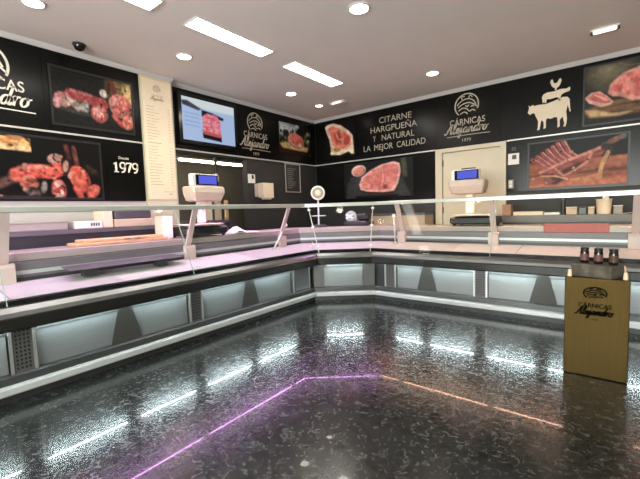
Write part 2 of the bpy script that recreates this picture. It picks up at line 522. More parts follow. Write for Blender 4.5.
# ================================================================== ROOM SHELL
ZC, ZP, ZT = 3.04, 2.99, 2.139           # ceiling, top of the black band, trim between bands
XR, YF = 8.2, -9.0                       # far walls of the shop behind the camera
struct(MB().box(-3.2, XR+.15, YF-.15, .15, -.1, 0).build('floor', M['floor']))
struct(MB().box(-3.2, XR+.15, YF-.15, .15, ZC, ZC+.1).build('ceiling', M['ceiling']))
# left wall: proud part, then set-back part with an opening to the back room
OY0, OY1, OZ = -3.17, -1.85, 2.10
b = MB()
b.box(-.25, -.022, YF, -3.20, 0, ZC-.001)
struct(b.build('wall_left', M['wall_light']))
b = MB()
b.box(-.25, -.124, OY1, 0, 0, ZC-.001)
b.box(-.25, -.124, -3.199, OY1, OZ, ZC-.001)
struct(b.build('wall_left_recess', M['wall_dark']))
struct(MB().box(-3.1, XR, .0225, .15, 0, ZC-.001).build('wall_right', M['wall_dark']))
struct(MB().box(XR, XR+.15, YF, 0, 0, ZC-.001).build('wall_far_right', M['wall_light']))
# unseen shop front: wall with a window added to let in fill light
b = MB()
b.box(-.25, 2.0, YF-.15, YF, 0, ZC-.001); b.box(6.6, XR+.15, YF-.15, YF, 0, ZC-.001)
b.box(2.0, 6.6, YF-.15, YF, 0, .5); b.box(2.0, 6.6, YF-.15, YF, 2.5, ZC-.001)
struct(b.build('unseen_wall_front', M['wall_light']))
wn = struct(frame(MB(), Fr('B', YF-.05), 2.0, 6.6, .5, 2.5, .07, -.03, .03).build('added_window', M['steel_dark']))  # invented window, out of view, opening for the fill light
MB().box(2.07, 6.53, YF-.056, YF-.050, .57, 2.43).build('added_window_pane', M['glass'], wn)
# back room seen through the opening
b = MB()
b.box(-1.9, -1.8, -4.2, 0, 0, ZC-.001); b.box(-1.8, -.251, -4.3, -4.2, 0, ZC-.001)
struct(b.build('wall_back_room', M['wall_room']))
# coves
struct(recalc(MB().loft([[(-.021, YF, ZP+.002), (.035, YF, ZC-.002), (-.021, YF, ZC-.002)], [(-.021, -3.201, ZP+.002), (.035, -3.201, ZC-.002), (-.021, -3.201, ZC-.002)]]).build('trim_1', M['cove'])))
struct(recalc(MB().loft([[(-.122, -3.198, ZP+.002), (-.06, -3.198, ZC-.002), (-.122, -3.198, ZC-.002)], [(-.122, -.06, ZP+.002), (-.06, -.06, ZC-.002), (-.122, -.06, ZC-.002)]]).build('trim_2', M['cove'])))
struct(recalc(MB().loft([[(-.122, -.001, ZP+.002), (-.122, -.06, ZC-.002), (-.122, -.001, ZC-.002)], [(XR, -.001, ZP+.002), (XR, -.06, ZC-.002), (XR, -.001, ZC-.002)]]).build('trim_3', M['cove'])))
# aluminium trim between the two bands of black panels
struct(MB().box(-.020, .006, -7.6, -3.665, ZT-.012, ZT+.006).build('trim_4', M['alu_trim']))
struct(MB().box(-.122, -.096, -3.19, -.008, ZT-.012, ZT+.006).build('trim_5', M['alu_trim']))
b = MB().box(-.095, 2.43, -.028, .021, ZT-.012, ZT+.006).box(3.496, 7.6, -.028, .021, ZT-.012, ZT+.006)
struct(b.build('trim_6', M['alu_trim']))

# ================================================================== SIGN PANELS
def panel(fr, name, label, u0, u1, z0, z1, m=None, cat='sign panel', g=.004):
    t = thing(name, label, cat, fr((u0+u1)/2, z0, -.02))
    mb = MB(); fbox(mb, fr, u0+g/2, u1-g/2, z0, z1, -.02, 0)
    mb.build('board', m or M['black_panel'], t)
    return t

UZ0, UZ1 = ZT+.009, ZP-.001
# --- left wall, upper band
t = panel(FA, 'sign_panel', 'black wall panel with the shop emblem, cut off by the left edge', -7.6, -4.685, UZ0, UZ1)
logo(t, FA, -5.165, .80, 2.915, .205, 2.49, .115, 2.345, 2.298, 2.215, M['letter'], .001, .004)
t = panel(FA, 'picture_panel', 'black upper panel with a framed cured sausage photo, left of the cream price list', -4.685, -3.668, UZ0, UZ1, cat='picture panel')
frame(MB(), FA, -4.63, -3.755, 2.215, 2.845, .02, .001, .012).build('frame', M['black'], t)
P = Pic(110, 62, (34, 33, 31), 3)
P.ell(.93, .18, .22, .38, 0, (150, 125, 62), .9, tex=.5, f=4); P.ell(.97, .25, .10, .2, 0, (222, 190, 118), .8)
P.poly([(0, .74), (.75, .82), (1, .86), (1, 1), (0, 1)], (33, 33, 30), .05)
P.poly([(.03, .66), (.6, .76), (.62, .82), (.04, .74)], (70, 66, 58), .03, tex=.5)
P.line([(.2, .43), (.4, .46), (.62, .5)], .19, (140, 40, 42), .03, tex=.35, f=12, col2=(186, 78, 76))
P.line([(.22, .36), (.45, .39)], .05, (196, 110, 106), .05)
P.ell(.62, .3, .05, .08, 10, (214, 202, 190), .3); P.ell(.70, .14, .03, .18, 20, (92, 40, 36), .3); P.ell(.76, .2, .035, .2, -15, (120, 56, 44), .3, tex=.4)
P.ell(.12, .55, .1, .13, 0, (170, 92, 96), .3, tex=.5, f=14, col2=(215, 160, 160)); P.ell(.05, .63, .05, .09, 0, (205, 150, 150), .3)
P.ell(.2, .58, .09, .09, 0, (216, 182, 166), .3, tex=.5, f=16, col2=(110, 60, 54)); P.ell(.28, .62, .05, .1, 0, (120, 112, 108), .3, tex=.6, f=12, col2=(225, 205, 195)); P.ell(.37, .63, .05, .11, 30, (88, 96, 92), .4, tex=.5, f=10, col2=(220, 210, 200))
P.ell(.84, .48, .155, .235, 0, (214, 132, 118), .1); P.ell(.84, .48, .125, .2, 0, (206, 84, 76), .2, tex=.6, f=13, col2=(236, 150, 136))
P.ell(.74, .42, .05, .12, 20, (232, 150, 140), .3)
P.ell(.55, .70, .11, .175, 0, (200, 96, 88), .12); P.ell(.55, .70, .085, .145, 0, (196, 76, 74), .2, tex=.7, f=16, col2=(240, 180, 170))
P.line([(.74, .7), (.84, .86)], .1, (206, 100, 84), .04, tex=.4, col2=(160, 52, 44)); P.ell(.94, .78, .1, .14, -30, (196, 84, 66), .2, tex=.6, f=12, col2=(232, 150, 126))
picture('print', t, FA, -4.608, -3.777, 2.237, 2.823, .006, P.finish(1.0, .75, 20, 1.22, 60), M['print'])
# --- left wall, lower band
t = panel(FA, 'picture_panel', 'black lower panel with a framed photo of red raw sausages, left of the 1979 panel', -7.6, -4.118, 1.40, ZT-.014, cat='picture panel')
frame(MB(), FA, -5.50, -4.17, 1.415, 2.075, .022, .001, .012).build('frame', M['black'], t)
P = Pic(132, 62, (16, 14, 13), 5)   # u: Y -5.48..-4.19 ; photo x 0 is about u .33
q = lambda x: .32 + .68*x/100
P.poly([(.0, .02), (q(26), .04), (q(26), .24), (0, .2)], (196, 132, 60), .02, tex=.4, f=10, col2=(240, 196, 120)); P.poly([(0, .13), (q(26), .17), (q(26), .25), (0, .22)], (236, 196, 140), .02); P.ell(q(8), .17, .02, .02, 0, (120, 80, 40), .3)
P.ell(q(12), .03, .05, .05, 0, (214, 150, 90), .5)
P.line([(q(-30), .95), (q(0), .75), (q(18), .62)], .13, (122, 84, 82), .05, tex=.5)
P.line([(q(12), .63), (q(26), .56), (q(42), .56)], .22, (206, 58, 46), .04, tex=.5, f=10, col2=(232, 116, 100)); P.line([(q(14), .52), (q(36), .48)], .05, (232, 140, 126), .05)
P.poly([(q(36), .62), (q(45), .42), (q(55), .38), (q(57), .6), (q(47), .68)], (222, 66, 50), .03, tex=.4, f=12, col2=(242, 120, 96)); P.ell(q(49), .33, .05, .08, -20, (196, 150, 140), .3)
P.line([(q(62), .1), (q(66), .5)], .07, (120, 62, 52), .03, tex=.5, col2=(60, 30, 26)); P.line([(q(70), .12), (q(73), .46)], .07, (156, 88, 72), .03, tex=.5, col2=(70, 34, 28)); P.ell(q(60), .45, .02, .1, 10, (206, 156, 140), .4)
P.ell(q(22), .75, .06, .12, 0, (222, 140, 116), .3, tex=.7, f=14, col2=(150, 62, 48)); P.ell(q(25), .9, .05, .08, 20, (156, 136, 130), .4, tex=.6, f=12, col2=(40, 30, 28)); P.ell(q(36), .82, .02, .1, 10, (150, 140, 138), .4)
P.ell(q(51), .86, .055, .18, 0, (208, 92, 88), .12); P.ell(q(51), .86, .045, .15, 0, (176, 60, 62), .2, tex=.9, f=18, col2=(238, 186, 176))
P.ell(q(75), .66, .075, .24, -20, (224, 98, 78), .12); P.ell(q(76), .64, .06, .19, -20, (226, 74, 56), .2, tex=.5, f=12, col2=(240, 128, 100)); P.line([(q(70), .82), (q(75), .98)], .1, (220, 96, 76), .04)
P.ell(q(64), .6, .015, .06, 20, (226, 170, 150), .4); P.ell(q(89), .88, .045, .15, 35, (206, 70, 56), .2, tex=.6, f=14, col2=(232, 120, 96))
P.poly([(q(80), .35), (q(97), .5), (q(98), .62), (q(84), .55)], (62, 48, 42), .05, tex=.6)
P.poly([(q(-40), .95), (q(45), .98), (q(45), 1.0), (q(-40), 1.0)], (84, 70, 62), .03)
picture('print', t, FA, -5.478, -4.192, 1.437, 2.053, .006, P.finish(.92, .75, 20, 1.25, 70), M['print'])
t = panel(FA, 'sign_panel', 'black lower panel reading Desde 1979, between the sausage picture and the price list', -4.118, -3.668, 1.40, ZT-.014)
b = MB()
def dig(strokes, x, sx=.075, sz=.118, z0=1.75):
    for pts, wd in strokes:
        P_ = [(x+p.x*sx, z0+p.y*sz) for p in crom(pts, 5)]
        W_ = wd if not isinstance(wd, tuple) else [wd[0]+(wd[1]-wd[0])*math.sin(PI*i/(len(P_)-1)) for i in range(len(P_))]
        ribbon(b, FA, P_, W_, .001, .004)
ONE = [([(.45, 0), (.45, .5), (.45, 1)], .024), ([(.1, .02), (.5, .02), (.85, .02)], .010), ([(.08, .82), (.25, .86), (.42, .97)], .012)]
NINE = [([(.85, .7), (.8, .92), (.5, 1), (.18, .9), (.1, .68), (.2, .46), (.5, .4), (.78, .5), (.85, .7)], .017), ([(.85, .72), (.84, .4), (.65, .1), (.25, 0)], (.016, .02))]
SEVEN = [([(.06, .96), (.5, .96), (.92, .96)], .016), ([(.06, .78), (.06, .97)], .010), ([(.9, .95), (.6, .5), (.38, 0)], (.012, .026))]
for k, g in enumerate((ONE, NINE, SEVEN, NINE)): dig(g, -4.045+k*.075)
text_mesh(b, FA, 'Desde', -3.915, 1.908, .045, .001, .004, .12, 'CENTER')
b.build('lettering', M['letter'], t)
# --- price list on the pillar
struct(MB().box(-.0215, .030, -3.664, -3.245, 0, ZP).build('wall_pillar', M['cream_paint']))
FP = Fr('A', .031)
t = thing('price_sign', 'tall cream price list on the pillar, with a small brown emblem at its top', 'price list', FP(-3.455, 1.42))
b = MB(); fbox(b, FP, -3.652, -3.255, 1.42, 2.955, 0, .006); b.build('board', M['cream'], t)
P = Pic(90, 330, (232, 216, 190), 21)
r2 = random.Random(4); vv_ = .225; ink = (146, 118, 90)
for k in range(27):
    ln = r2.uniform(.22, .45)
    if k == 12:
        P.line([(.10, vv_+.005), (.55, vv_+.005)], .0045, (140, 112, 86), .002); vv_ += .036
        continue
    x_ = .10
    while x_ < .10+ln:
        e_ = min(x_+r2.uniform(.06, .14), .10+ln)
        P.line([(x_, vv_), (e_, vv_)], .0036, ink, .002); x_ = e_+.02
    P.line([(.83, vv_+.004), (.90, vv_+.004)], .003, ink, .002)
    vv_ += .0245
P.line([(.55, .935), (.9, .935)], .002, ink, .002); P.line([(.7, .955), (.84, .955)], .004, ink, .002)
picture('printed_sheet', t, FP, -3.648, -3.259, 1.424, 2.951, .0085, P, M['print'], .002)
b = MB(); badge(b, FP, -3.455, 2.84, .048, .009, .0098, .006); b.build('emblem', M['ink_brown'], t)
b = MB()
text_mesh(b, FP, 'CÁRNICAS', -3.455, 2.745, .034, .009, .0098, .15, 'CENTER')
script_word(b, FP, 'Alejandro', -3.55, 2.70, .18, .022, .007, .009, .0098)
b.build('lettering', M['ink_brown'], t)

# --- set-back part: screen, emblem, photo
t = panel(FS, 'sign_panel', 'black wall panel with the shop emblem between the lit screen and the corner photo', -3.198, -1.14, UZ0, UZ1, M['black_panel2'])
logo(t, FS, -1.645, .68, 2.90, .165, 2.485, .10, 2.33, 2.285, 2.19, M['letter_grey'], .001, .004)
tv = thing('flat_screen', 'lit flat screen showing a cut of beef on pale blue, right of the price list', 'screen', FS(-2.6, 2.225, .002))
b = MB(); fbox(b, FS, -3.105, -2.08, 2.225, 2.93, .002, .05); b.build('case', M['black'], tv)
b = MB(); frame(b, FS, -3.105, -2.08, 2.225, 2.93, .05, .0505, .058); b.build('bezel', M['black_gloss'], tv)
P = Pic(100, 60, (172, 192, 228), 8)
P.put(np.clip((.5-np.abs(P.u-.1))*.8, 0, .6), (188, 208, 240))
P.poly([(0, 0), (1, 0), (1, .2), (.45, .22), (0, .12)], (214, 224, 226), .05); P.poly([(0, .1), (.1, .08), (.35, .22), (.3, .27), (.02, .2)], (70, 70, 78), .03, tex=.4); P.poly([(.35, .23), (.55, .26), (.78, .34), (.76, .4), (.35, .4)], (34, 34, 42), .03)
P.poly([(.35, .7), (.71, .72), (.72, .94), (.36, .9)], (38, 26, 34), .02)
P.poly([(.36, .4), (.44, .30), (.62, .3), (.7, .42), (.71, .8), (.36, .76)], (212, 92, 112), .03, tex=.7, f=14, col2=(238, 164, 172), st=(1, 2)); P.poly([(.38, .72), (.7, .76), (.7, .84), (.37, .8)], (190, 90, 90), .02)
for yy in (.36, .45, .55, .64): P.line([(.05, yy), (.3, yy+.01)], .022, (140, 168, 216), .02)
picture('display', tv, FS, -3.052, -2.133, 2.277, 2.878, .0515, P, M['screen'], .001)
t = panel(FS, 'picture_panel', 'black panel with a small photo of steak among herbs, beside the room corner', -1.14, -.004, UZ0, UZ1, cat='picture panel')
P = Pic(80, 46, (24, 22, 18), 9)
P.poly([(0, 0), (.5, .05), (.5, .3), (.2, .42), (0, .4)], (196, 206, 206), .15); P.ell(.55, .1, .06, .1, 0, (196, 200, 200), .5)
for k in range(60):
    P.ell(.02+P.rs.rand()*.96, .22+P.rs.rand()*.5, .03, .06, P.rs.rand()*180, [(70, 84, 40), (34, 40, 22), (120, 120, 64), (24, 24, 16), (168, 164, 130)][k % 5], .5)
P.ell(.2, .35, .1, .12, 0, (34, 36, 24), .5); P.ell(.6, .22, .08, .12, 0, (26, 24, 18), .5)
P.poly([(.02, .7), (.2, .62), (.9, .72), (.85, .86), (.1, .84)], (206, 178, 104), .06, tex=.4)
P.ell(.5, .55, .25, .24, 5, (222, 150, 120), .15); P.ell(.52, .5, .2, .17, 10, (214, 70, 56), .25, tex=.6, f=10, col2=(240, 130, 112)); P.ell(.62, .68, .08, .07, 0, (240, 172, 156), .4)
P.poly([(0, .86), (1, .88), (1, 1), (0, 1)], (60, 26, 16), .1)
picture('print', t, FS, -1.06, -.15, 2.31, 2.87, .006, P.finish(1.0, .5), M['print'], .005)

# --- right wall, upper band
t = panel(FB, 'picture_panel', 'black panel with a cut out T-bone steak, on the right wall beside the corner', -.095, .915, UZ0, UZ1, cat='picture panel')
P = Pic(70, 72, (12, 12, 12), 11)
out = [(.02, .1), (.1, .04), (.3, .03), (.55, .12), (.8, .30), (.93, .45), (.96, .95), (.88, .95), (.8, .87), (.5, .93), (.2, .9), (.2, .72), (.15, .45), (.06, .25)]
P.poly(out, (240, 206, 176), .03, tex=.25, f=8)
P.poly([(.12, .14), (.3, .1), (.6, .25), (.86, .46), (.86, .72), (.7, .8), (.4, .78), (.26, .62), (.2, .4)], (226, 92, 66), .05, tex=.6, f=8, col2=(244, 140, 104))
P.poly([(.34, .3), (.5, .26), (.6, .45), (.55, .62), (.36, .58), (.3, .45)], (206, 52, 36), .08, tex=.4); P.ell(.75, .56, .1, .12, 30, (214, 64, 52), .5)
P.ell(.4, .78, .12, .05, 10, (170, 130, 60), .6); P.line([(.2, .86), (.5, .92), (.8, .84), (.92, .92)], .04, (246, 228, 180), .03)
P.line([(.36, .24), (.46, .5), (.62, .52)], .03, (244, 170, 130), .05)
picture('print', t, FB, .16, .86, 2.25, 2.93, .006, P.finish(1.0, .4, 10, 1.1), M['print'], .005)
t = panel(FB, 'slogan_panel', 'black panel with a four line slogan in cream capitals about the meat', .915, 2.432, UZ0, UZ1)
for word, uu, zz, ww in (('CITARNE', 1.70, 2.745, .62), ('HARGPUEÑA', 1.66, 2.59, .90), ('Y NATURAL', 1.66, 2.435, .80), ('LA MEJOR CALIDAD', 1.655, 2.275, 1.20)):
    ws = word.split(); tot = len(word); x_ = uu-ww/2
    for w_ in ws:
        k_ = ww*len(w_)/tot*(.6 if w_ == 'Y' else 1)
        b = MB(); text_mesh(b, FB, w_, x_, zz, .148, .001, .004, k_); b.build('lettering', M['letter_grey'], t)
        x_ += ww*(len(w_)+1)/tot
t = panel(FB, 'sign_panel', 'black panel with the shop emblem above the cream door', 2.432, 3.397, UZ0, UZ1, M['black_panel2'])
logo(t, FB, 2.92, .68, 2.94, .175, 2.48, .10, 2.355, 2.31, 2.215, M['letter_grey'], .001, .004)
t = panel(FB, 'sign_panel', 'black panel with a cream cow, sheep and hen stacked in silhouette', 3.397, 4.362, UZ0, UZ1)
# silhouettes traced in metres: u from 3.75 to 4.27, z from 2.21 to 2.90
def sil(pts, u0, z0, su, sz):
    return [(u0+p[0]*su, z0+p[1]*sz) for p in pts]
COW = [(0,.66),(.03,.80),(.02,.92),(.07,.86),(.12,.92),(.15,.86),(.24,.88),(.42,.86),(.62,.92),(.82,1.0),(.92,.98),(.97,.9),(.985,.6),(1.0,.5),(.975,.48),(.95,.62),(.93,.72),(.90,.5),(.92,.3),(.91,.12),(.89,.02),(.84,.02),(.86,.12),(.82,.36),(.76,.26),(.76,.04),(.70,.02),(.71,.12),(.70,.36),(.64,.38),(.55,.34),(.46,.38),(.44,.3),(.44,.06),(.38,.03),(.39,.14),(.38,.28),(.33,.34),(.31,.2),(.29,.02),(.23,.02),(.25,.12),(.25,.34),(.20,.48),(.16,.62),(.10,.62),(.05,.58)]
SHEEP = [(.03,0),(.02,.3),(.0,.55),(.05,.8),(.2,.92),(.45,.9),(.65,1.0),(.78,.98),(.86,.94),(.98,1.06),(1.0,.9),(.98,.7),(.86,.66),(.78,.6),(.7,.5),(.66,.2),(.66,.0),(.6,.0),(.6,.3),(.5,.34),(.3,.28),(.18,.34),(.16,.0),(.1,.0),(.1,.2)]
HEN = [(.42,0),(.45,.18),(.3,.25),(.14,.45),(.1,.68),(.0,.7),(.08,.82),(.08,.95),(.2,1.0),(.28,.9),(.3,.7),(.45,.58),(.62,.64),(.78,.9),(.92,.96),(.88,.8),(1.0,.82),(.92,.6),(.86,.4),(.7,.22),(.58,.16),(.58,0)]
b = MB(); slab_poly(b, FB, sil(COW, 3.76, 2.225, .505, .40), .001, .005); recalc(b.build('cow_silhouette', M['cream'], t))
b = MB(); slab_poly(b, FB, sil(SHEEP, 3.93, 2.585, .325, .15), .001, .005); recalc(b.build('sheep_silhouette', M['cream'], t))
b = MB(); slab_poly(b, FB, sil(HEN, 4.02, 2.735, .14, .15), .001, .005); recalc(b.build('hen_silhouette', M['cream'], t))
t = panel(FB, 'picture_panel', 'black upper panel with a photo of marbled beef on wood, at the right edge', 4.362, 7.6, UZ0, UZ1, cat='picture panel')
frame(MB(), FB, 4.395, 5.62, 2.19, 2.945, .02, .001, .012).build('frame', M['black'], t)
P = Pic(130, 76, (52, 50, 40), 13)
P.put(np.clip(1-np.hypot((P.u-.2)*1.7, P.v-.1)/.45, 0, 1)**1.3, (150, 138, 104)); P.line([(.2, .02), (.4, .1), (.7, .12)], .02, (120, 110, 84), .03)
P.poly([(0, .72), (.25, .62), (1, .66), (1, .86), (.45, .93), (.1, .92), (0, .84)], (150, 110, 66), .05, tex=.5, f=6, col2=(90, 60, 34), st=(.4, 3)); P.poly([(0, .74), (.1, .76), (.25, .86), (.4, .86), (.3, .93), (.05, .86)], (214, 176, 120), .05)
P.poly([(0, .9), (1, .9), (1, 1), (0, 1)], (38, 35, 30), .06)
P.poly([(.2, .5), (.22, .35), (.32, .2), (.48, .12), (.75, .12), (.95, .3), (.98, .55), (.8, .68), (.55, .7), (.4, .68), (.3, .58), (.24, .56)], (236, 160, 140), .03, tex=.3)
P.poly([(.22, .5), (.24, .37), (.34, .23), (.5, .15), (.74, .16), (.92, .33), (.94, .52), (.78, .64), (.55, .66), (.42, .62), (.32, .54)], (222, 92, 82), .03, tex=.7, f=9, col2=(240, 146, 128), st=(2, 1))
P.poly([(.0, .52), (.06, .44), (.13, .44), (.2, .55), (.25, .66), (.22, .7), (.15, .72), (.04, .62)], (232, 176, 158), .02); P.poly([(.03, .53), (.07, .46), (.13, .46), (.2, .57), (.23, .66), (.18, .67), (.08, .6)], (200, 82, 74), .03, tex=.6, f=14, col2=(228, 120, 104)); P.line([(.09, .49), (.2, .62)], .016, (240, 190, 170), .02)
picture('print', t, FB, 4.417, 5.598, 2.212, 2.923, .006, P.finish(.95, .4, 14, 1.15), M['print'], .005)
# --- right wall, lower band
t = panel(FB, 'picture_panel', 'black lower panel with one big marbled raw steak, left of the door', -.095, 2.43, 1.30, ZT-.014, cat='picture panel')
P = Pic(110, 66, (27, 28, 28), 15)
P.poly([(.04, 1), (.05, .6), (.12, .4), (.25, .3), (.7, .3), (.85, .5), (.97, 1)], (62, 63, 64), .06, tex=.15)
P.ell(.235, .23, .11, .15, -15, (240, 200, 184), .15); P.ell(.24, .24, .09, .12, -15, (228, 132, 116), .3)
body = [(.24, .62), (.28, .42), (.42, .24), (.58, .12), (.74, .08), (.82, .14), (.835, .35), (.80, .65), (.74, .84), (.6, .86), (.36, .82), (.26, .76)]
P.poly([(p[0]+.005, p[1]+.06) for p in body], (70, 20, 18), .03)
P.poly(body, (238, 176, 166), .025, tex=.2)
P.poly([(.26, .62), (.30, .45), (.44, .28), (.59, .16), (.73, .12), (.795, .18), (.805, .36), (.77, .62), (.71, .78), (.58, .8), (.36, .77), (.28, .72)], (218, 100, 92), .03, tex=.4, f=7, col2=(234, 140, 130), st=(1, 1.6))
P.ell(.62, .72, .03, .06, 0, (176, 44, 46), .6); P.line([(.58, .2), (.6, .5), (.56, .7)], .014, (244, 176, 166), .02)
P.poly([(.84, .02), (.9, .0), (.92, .5), (.86, .5)], (84, 86, 62), .05)
P.poly([(.18, .93), (.8, .93), (.8, 1), (.18, 1)], (12, 12, 12), .03)
picture('print', t, FB, .60, 2.03, 1.42, 2.09, .006, P.finish(1.0, .4, 16, 1.1), M['print'], .005)
t = panel(FB, 'picture_panel', 'black panel with a framed photo of sliced ham on a stand, by the door', 3.497, 7.6, 1.395, ZT-.014, cat='picture panel')
frame(MB(), FB, 3.765, 4.885, 1.408, 2.065, .022, .001, .012).build('frame', M['black'], t)
P = Pic(120, 66, (28, 27, 25), 17)
P.poly([(0, .44), (1, .42), (1, .98), (0, .98)], (196, 112, 62), .04, tex=.5, f=5, col2=(160, 80, 40), st=(.3, 3)); P.poly([(0, .7), (1, .66), (1, .72), (0, .75)], (120, 58, 30), .03); P.poly([(0, .93), (1, .86), (1, 1), (0, 1)], (206, 110, 66), .03)
for k in range(7):
    a = .02+k*.055
    P.line([(a+.02, .36-k*.06), (a+.08, .44-k*.03), (a+.2, .62-k*.03)], .09, (176, 74, 66), .02); P.line([(a+.03, .34-k*.06), (a+.1, .42-k*.03), (a+.2, .58-k*.03)], .02, (228, 160, 140), .015)
P.poly([(.1, .72), (.16, .6), (.45, .42), (.7, .25), (.8, .2), (.78, .34), (.66, .55), (.5, .74), (.35, .9), (.2, .92)], (196, 100, 72), .03, tex=.5, f=10, col2=(146, 52, 40), st=(.6, 2))
P.line([(.13, .66), (.4, .45), (.68, .28), (.82, .18)], .06, (226, 140, 120), .02)
P.poly([(.34, .66), (.5, .52), (.6, .5), (.52, .66), (.4, .76)], (96, 34, 30), .05, tex=.5); P.line([(.3, .6), (.38, .76), (.48, .68), (.62, .5), (.66, .34)], .045, (220, 140, 106), .02)
P.poly([(.16, .76), (.32, .74), (.4, .84), (.3, .95), (.2, .94)], (70, 32, 28), .04, tex=.7, f=12, col2=(150, 80, 60)); P.line([(.14, .74), (.3, .76), (.42, .84)], .03, (228, 168, 130), .02)
P.line([(.78, .2), (.88, .1), (.94, .06)], .10, (176, 110, 84), .03, tex=.5, col2=(90, 70, 62)); P.ell(.955, .05, .03, .05, 0, (120, 110, 104), .4); P.ell(.79, .22, .04, .07, 0, (60, 50, 46), .4)
P.line([(.82, .34), (.76, .6), (.74, .84)], .075, (222, 160, 96), .02); P.line([(.84, .2), (.85, .36)], .05, (50, 46, 42), .03)
P.poly([(.45, .84), (.74, .76), (.76, .9), (.46, .96)], (210, 130, 70), .04)
picture('print', t, FB, 3.787, 4.863, 1.430, 2.043, .006, P.finish(.9, .5, 14, 1.1, 16), M['print'], .005)
# wall devices near the door
t = thing('intercom', 'white square wall intercom with a dark speaker, right of the door', 'intercom', FB(3.585, 1.775, .001))
b = MB(); fbox(b, FB, 3.515, 3.66, 1.785, 1.945, .001, .03); b.build('case', M['white_plastic'], t)
b = MB(); fbox(b, FB, 3.57, 3.625, 1.86, 1.92, .0305, .036); b.build('speaker', M['steel_dark'], t)
t = thing('thermostat', 'tiny dark sensor on the wall above the white intercom', 'sensor', FB(3.588, 1.98, .001))
b = MB(); fbox(b, FB, 3.56, 3.62, 1.985, 2.035, .001, .02); b.build('case', M['steel_dark'], t)
b = MB(); fbox(b, FB, 3.575, 3.605, 2.0, 2.015, .0205, .023); b.build('window', M['black_gloss'], t)
t = thing('light_switch', 'pale double light switch low on the black wall beside the door', 'switch', FB(3.47, 1.5, .001))
b = MB(); fbox(b, FB, 3.515, 3.585, 1.44, 1.57, .001, .012); b.build('plate', M['greybox'], t)
b = MB(); fbox(b, FB, 3.53, 3.57, 1.51, 1.555, .0125, .018); b.build('rocker', M['white_plastic'], t)
b = MB(); fbox(b, FB, 3.53, 3.57, 1.455, 1.50, .0125, .018); b.build('rocker', M['white_plastic'], t)
# --- door
b = MB(); fbox(b, FB, 2.437, 2.545, 0, ZT-.003, -.0215, .05); fbox(b, FB, 3.415, 3.491, 0, ZT-.003, -.0215, .05); fbox(b, FB, 2.545, 3.415, 2.075, ZT-.003, -.0215, .05)
d = struct(b.build('door_1', M['cream_paint']))
b = MB(); fbox(b, FB, 2.552, 3.408, .01, 2.068, -.0215, .018); b.build('leaf', M['cream_paint'], d)
b = MB()
for z in (.35, 1.1, 1.86): fbox(b, FB, 2.546, 2.562, z, z+.1, .019, .03)
b.build('hinge', M['steel_grey'], d)
b = MB(); fbox(b, FB, 3.32, 3.36, .98, 1.16, .0185, .026); b.tube([FB(3.34, 1.08, .026), FB(3.34, 1.08, .065), FB(3.24, 1.08, .065)], .009); b.build('door_handle', M['alu'], d)

# --- little things on the set-back left wall
FS2 = Fr('A', -.1235)
t = thing('power_socket', 'white wall socket plate with a dark slot, above the paper towel dispenser', 'socket', FS2(-1.78, 1.71))
b = MB(); fbox(b, FS2, -1.84, -1.69, 1.715, 1.865, .001, .016); b.build('plate', M['white_plastic'], t)
b = MB(); fbox(b, FS2, -1.765, -1.725, 1.785, 1.85, .0165, .022); b.build('slot', M['black'], t)
t = thing('mounted_dispenser', 'cream paper towel dispenser on the dark wall, left of the outlined menu board', 'dispenser', FS2(-1.53, 1.46))
b = MB(); fbox(b, FS2, -1.70, -1.615, 1.48, 1.705, .001, .10); b.build('side_bin', M['pink_plastic'], t)
b = MB(); fbox(b, FS2, -1.605, -1.36, 1.46, 1.72, .001, .12); b.build('case', M['cream'], t)
b = MB(); fbox(b, FS2, -1.57, -1.39, 1.435, 1.459, .03, .09); b.build('paper_slot', M['paper_white'], t)
t = thing('menu_board', 'dark menu board with a thin grey outline, hung near the room corner', 'menu board', FS2(-.72, 1.585))
b = MB(); fbox(b, FS2, -.925, -.515, 1.585, 2.115, .001, .012); b.build('board', M['wall_dark'], t)
b = MB(); frame(b, FS2, -.935, -.505, 1.575, 2.12, .018, .0125, .024); b.build('frame', M['greybox'], t)
b = MB()
for k in range(11):
    ln = r2.uniform(.12, .26); fbox(b, FS2, -.87, -.87+ln, 2.02-k*.036, 2.032-k*.036, .0125, .0132)
b.build('lettering', M['chalk'], t)

# --- the back room
t = thing('strip_light', 'glowing strip light in the back room, seen under the screen', 'light', (-1.0, -2.9, 2.03))
MB().box(-1.04, -.96, -4.1, -1.0, 2.16, 2.19).build('housing', M['white_plastic'], t)
MB().box(-1.025, -.975, -3.9, -3.55, 2.125, 2.159).build('tube', M['light_tube'], t)
MB().box(-1.025, -.975, -3.45, -2.80, 2.125, 2.159).build('tube', M['light_tube'], t)
MB().box(-1.025, -.975, -2.55, -1.05, 2.125, 2.159).build('tube', M['light_tube'], t)
MB().box(-1.02, -.98, -3.5, -3.47, 2.19, ZC-.001).build('hanger', M['steel_grey'], t)
MB().box(-1.02, -.98, -1.75, -1.72, 2.19, ZC-.001).build('hanger', M['steel_grey'], t)
t = thing('work_table', 'steel work table in the back room, mostly hidden behind the counter', 'table', (-.75, -2.5, 0))
MB().box(-1.1, -.4, -3.1, -1.95, 1.06, 1.10).build('tabletop', M['steel_grey'], t)
for x in (-1.06, -.44):
    for y in (-3.06, -1.99):
        MB().box(x-.02, x+.02, y-.02, y+.02, 0, 1.059).build('leg', M['steel_grey'], t)
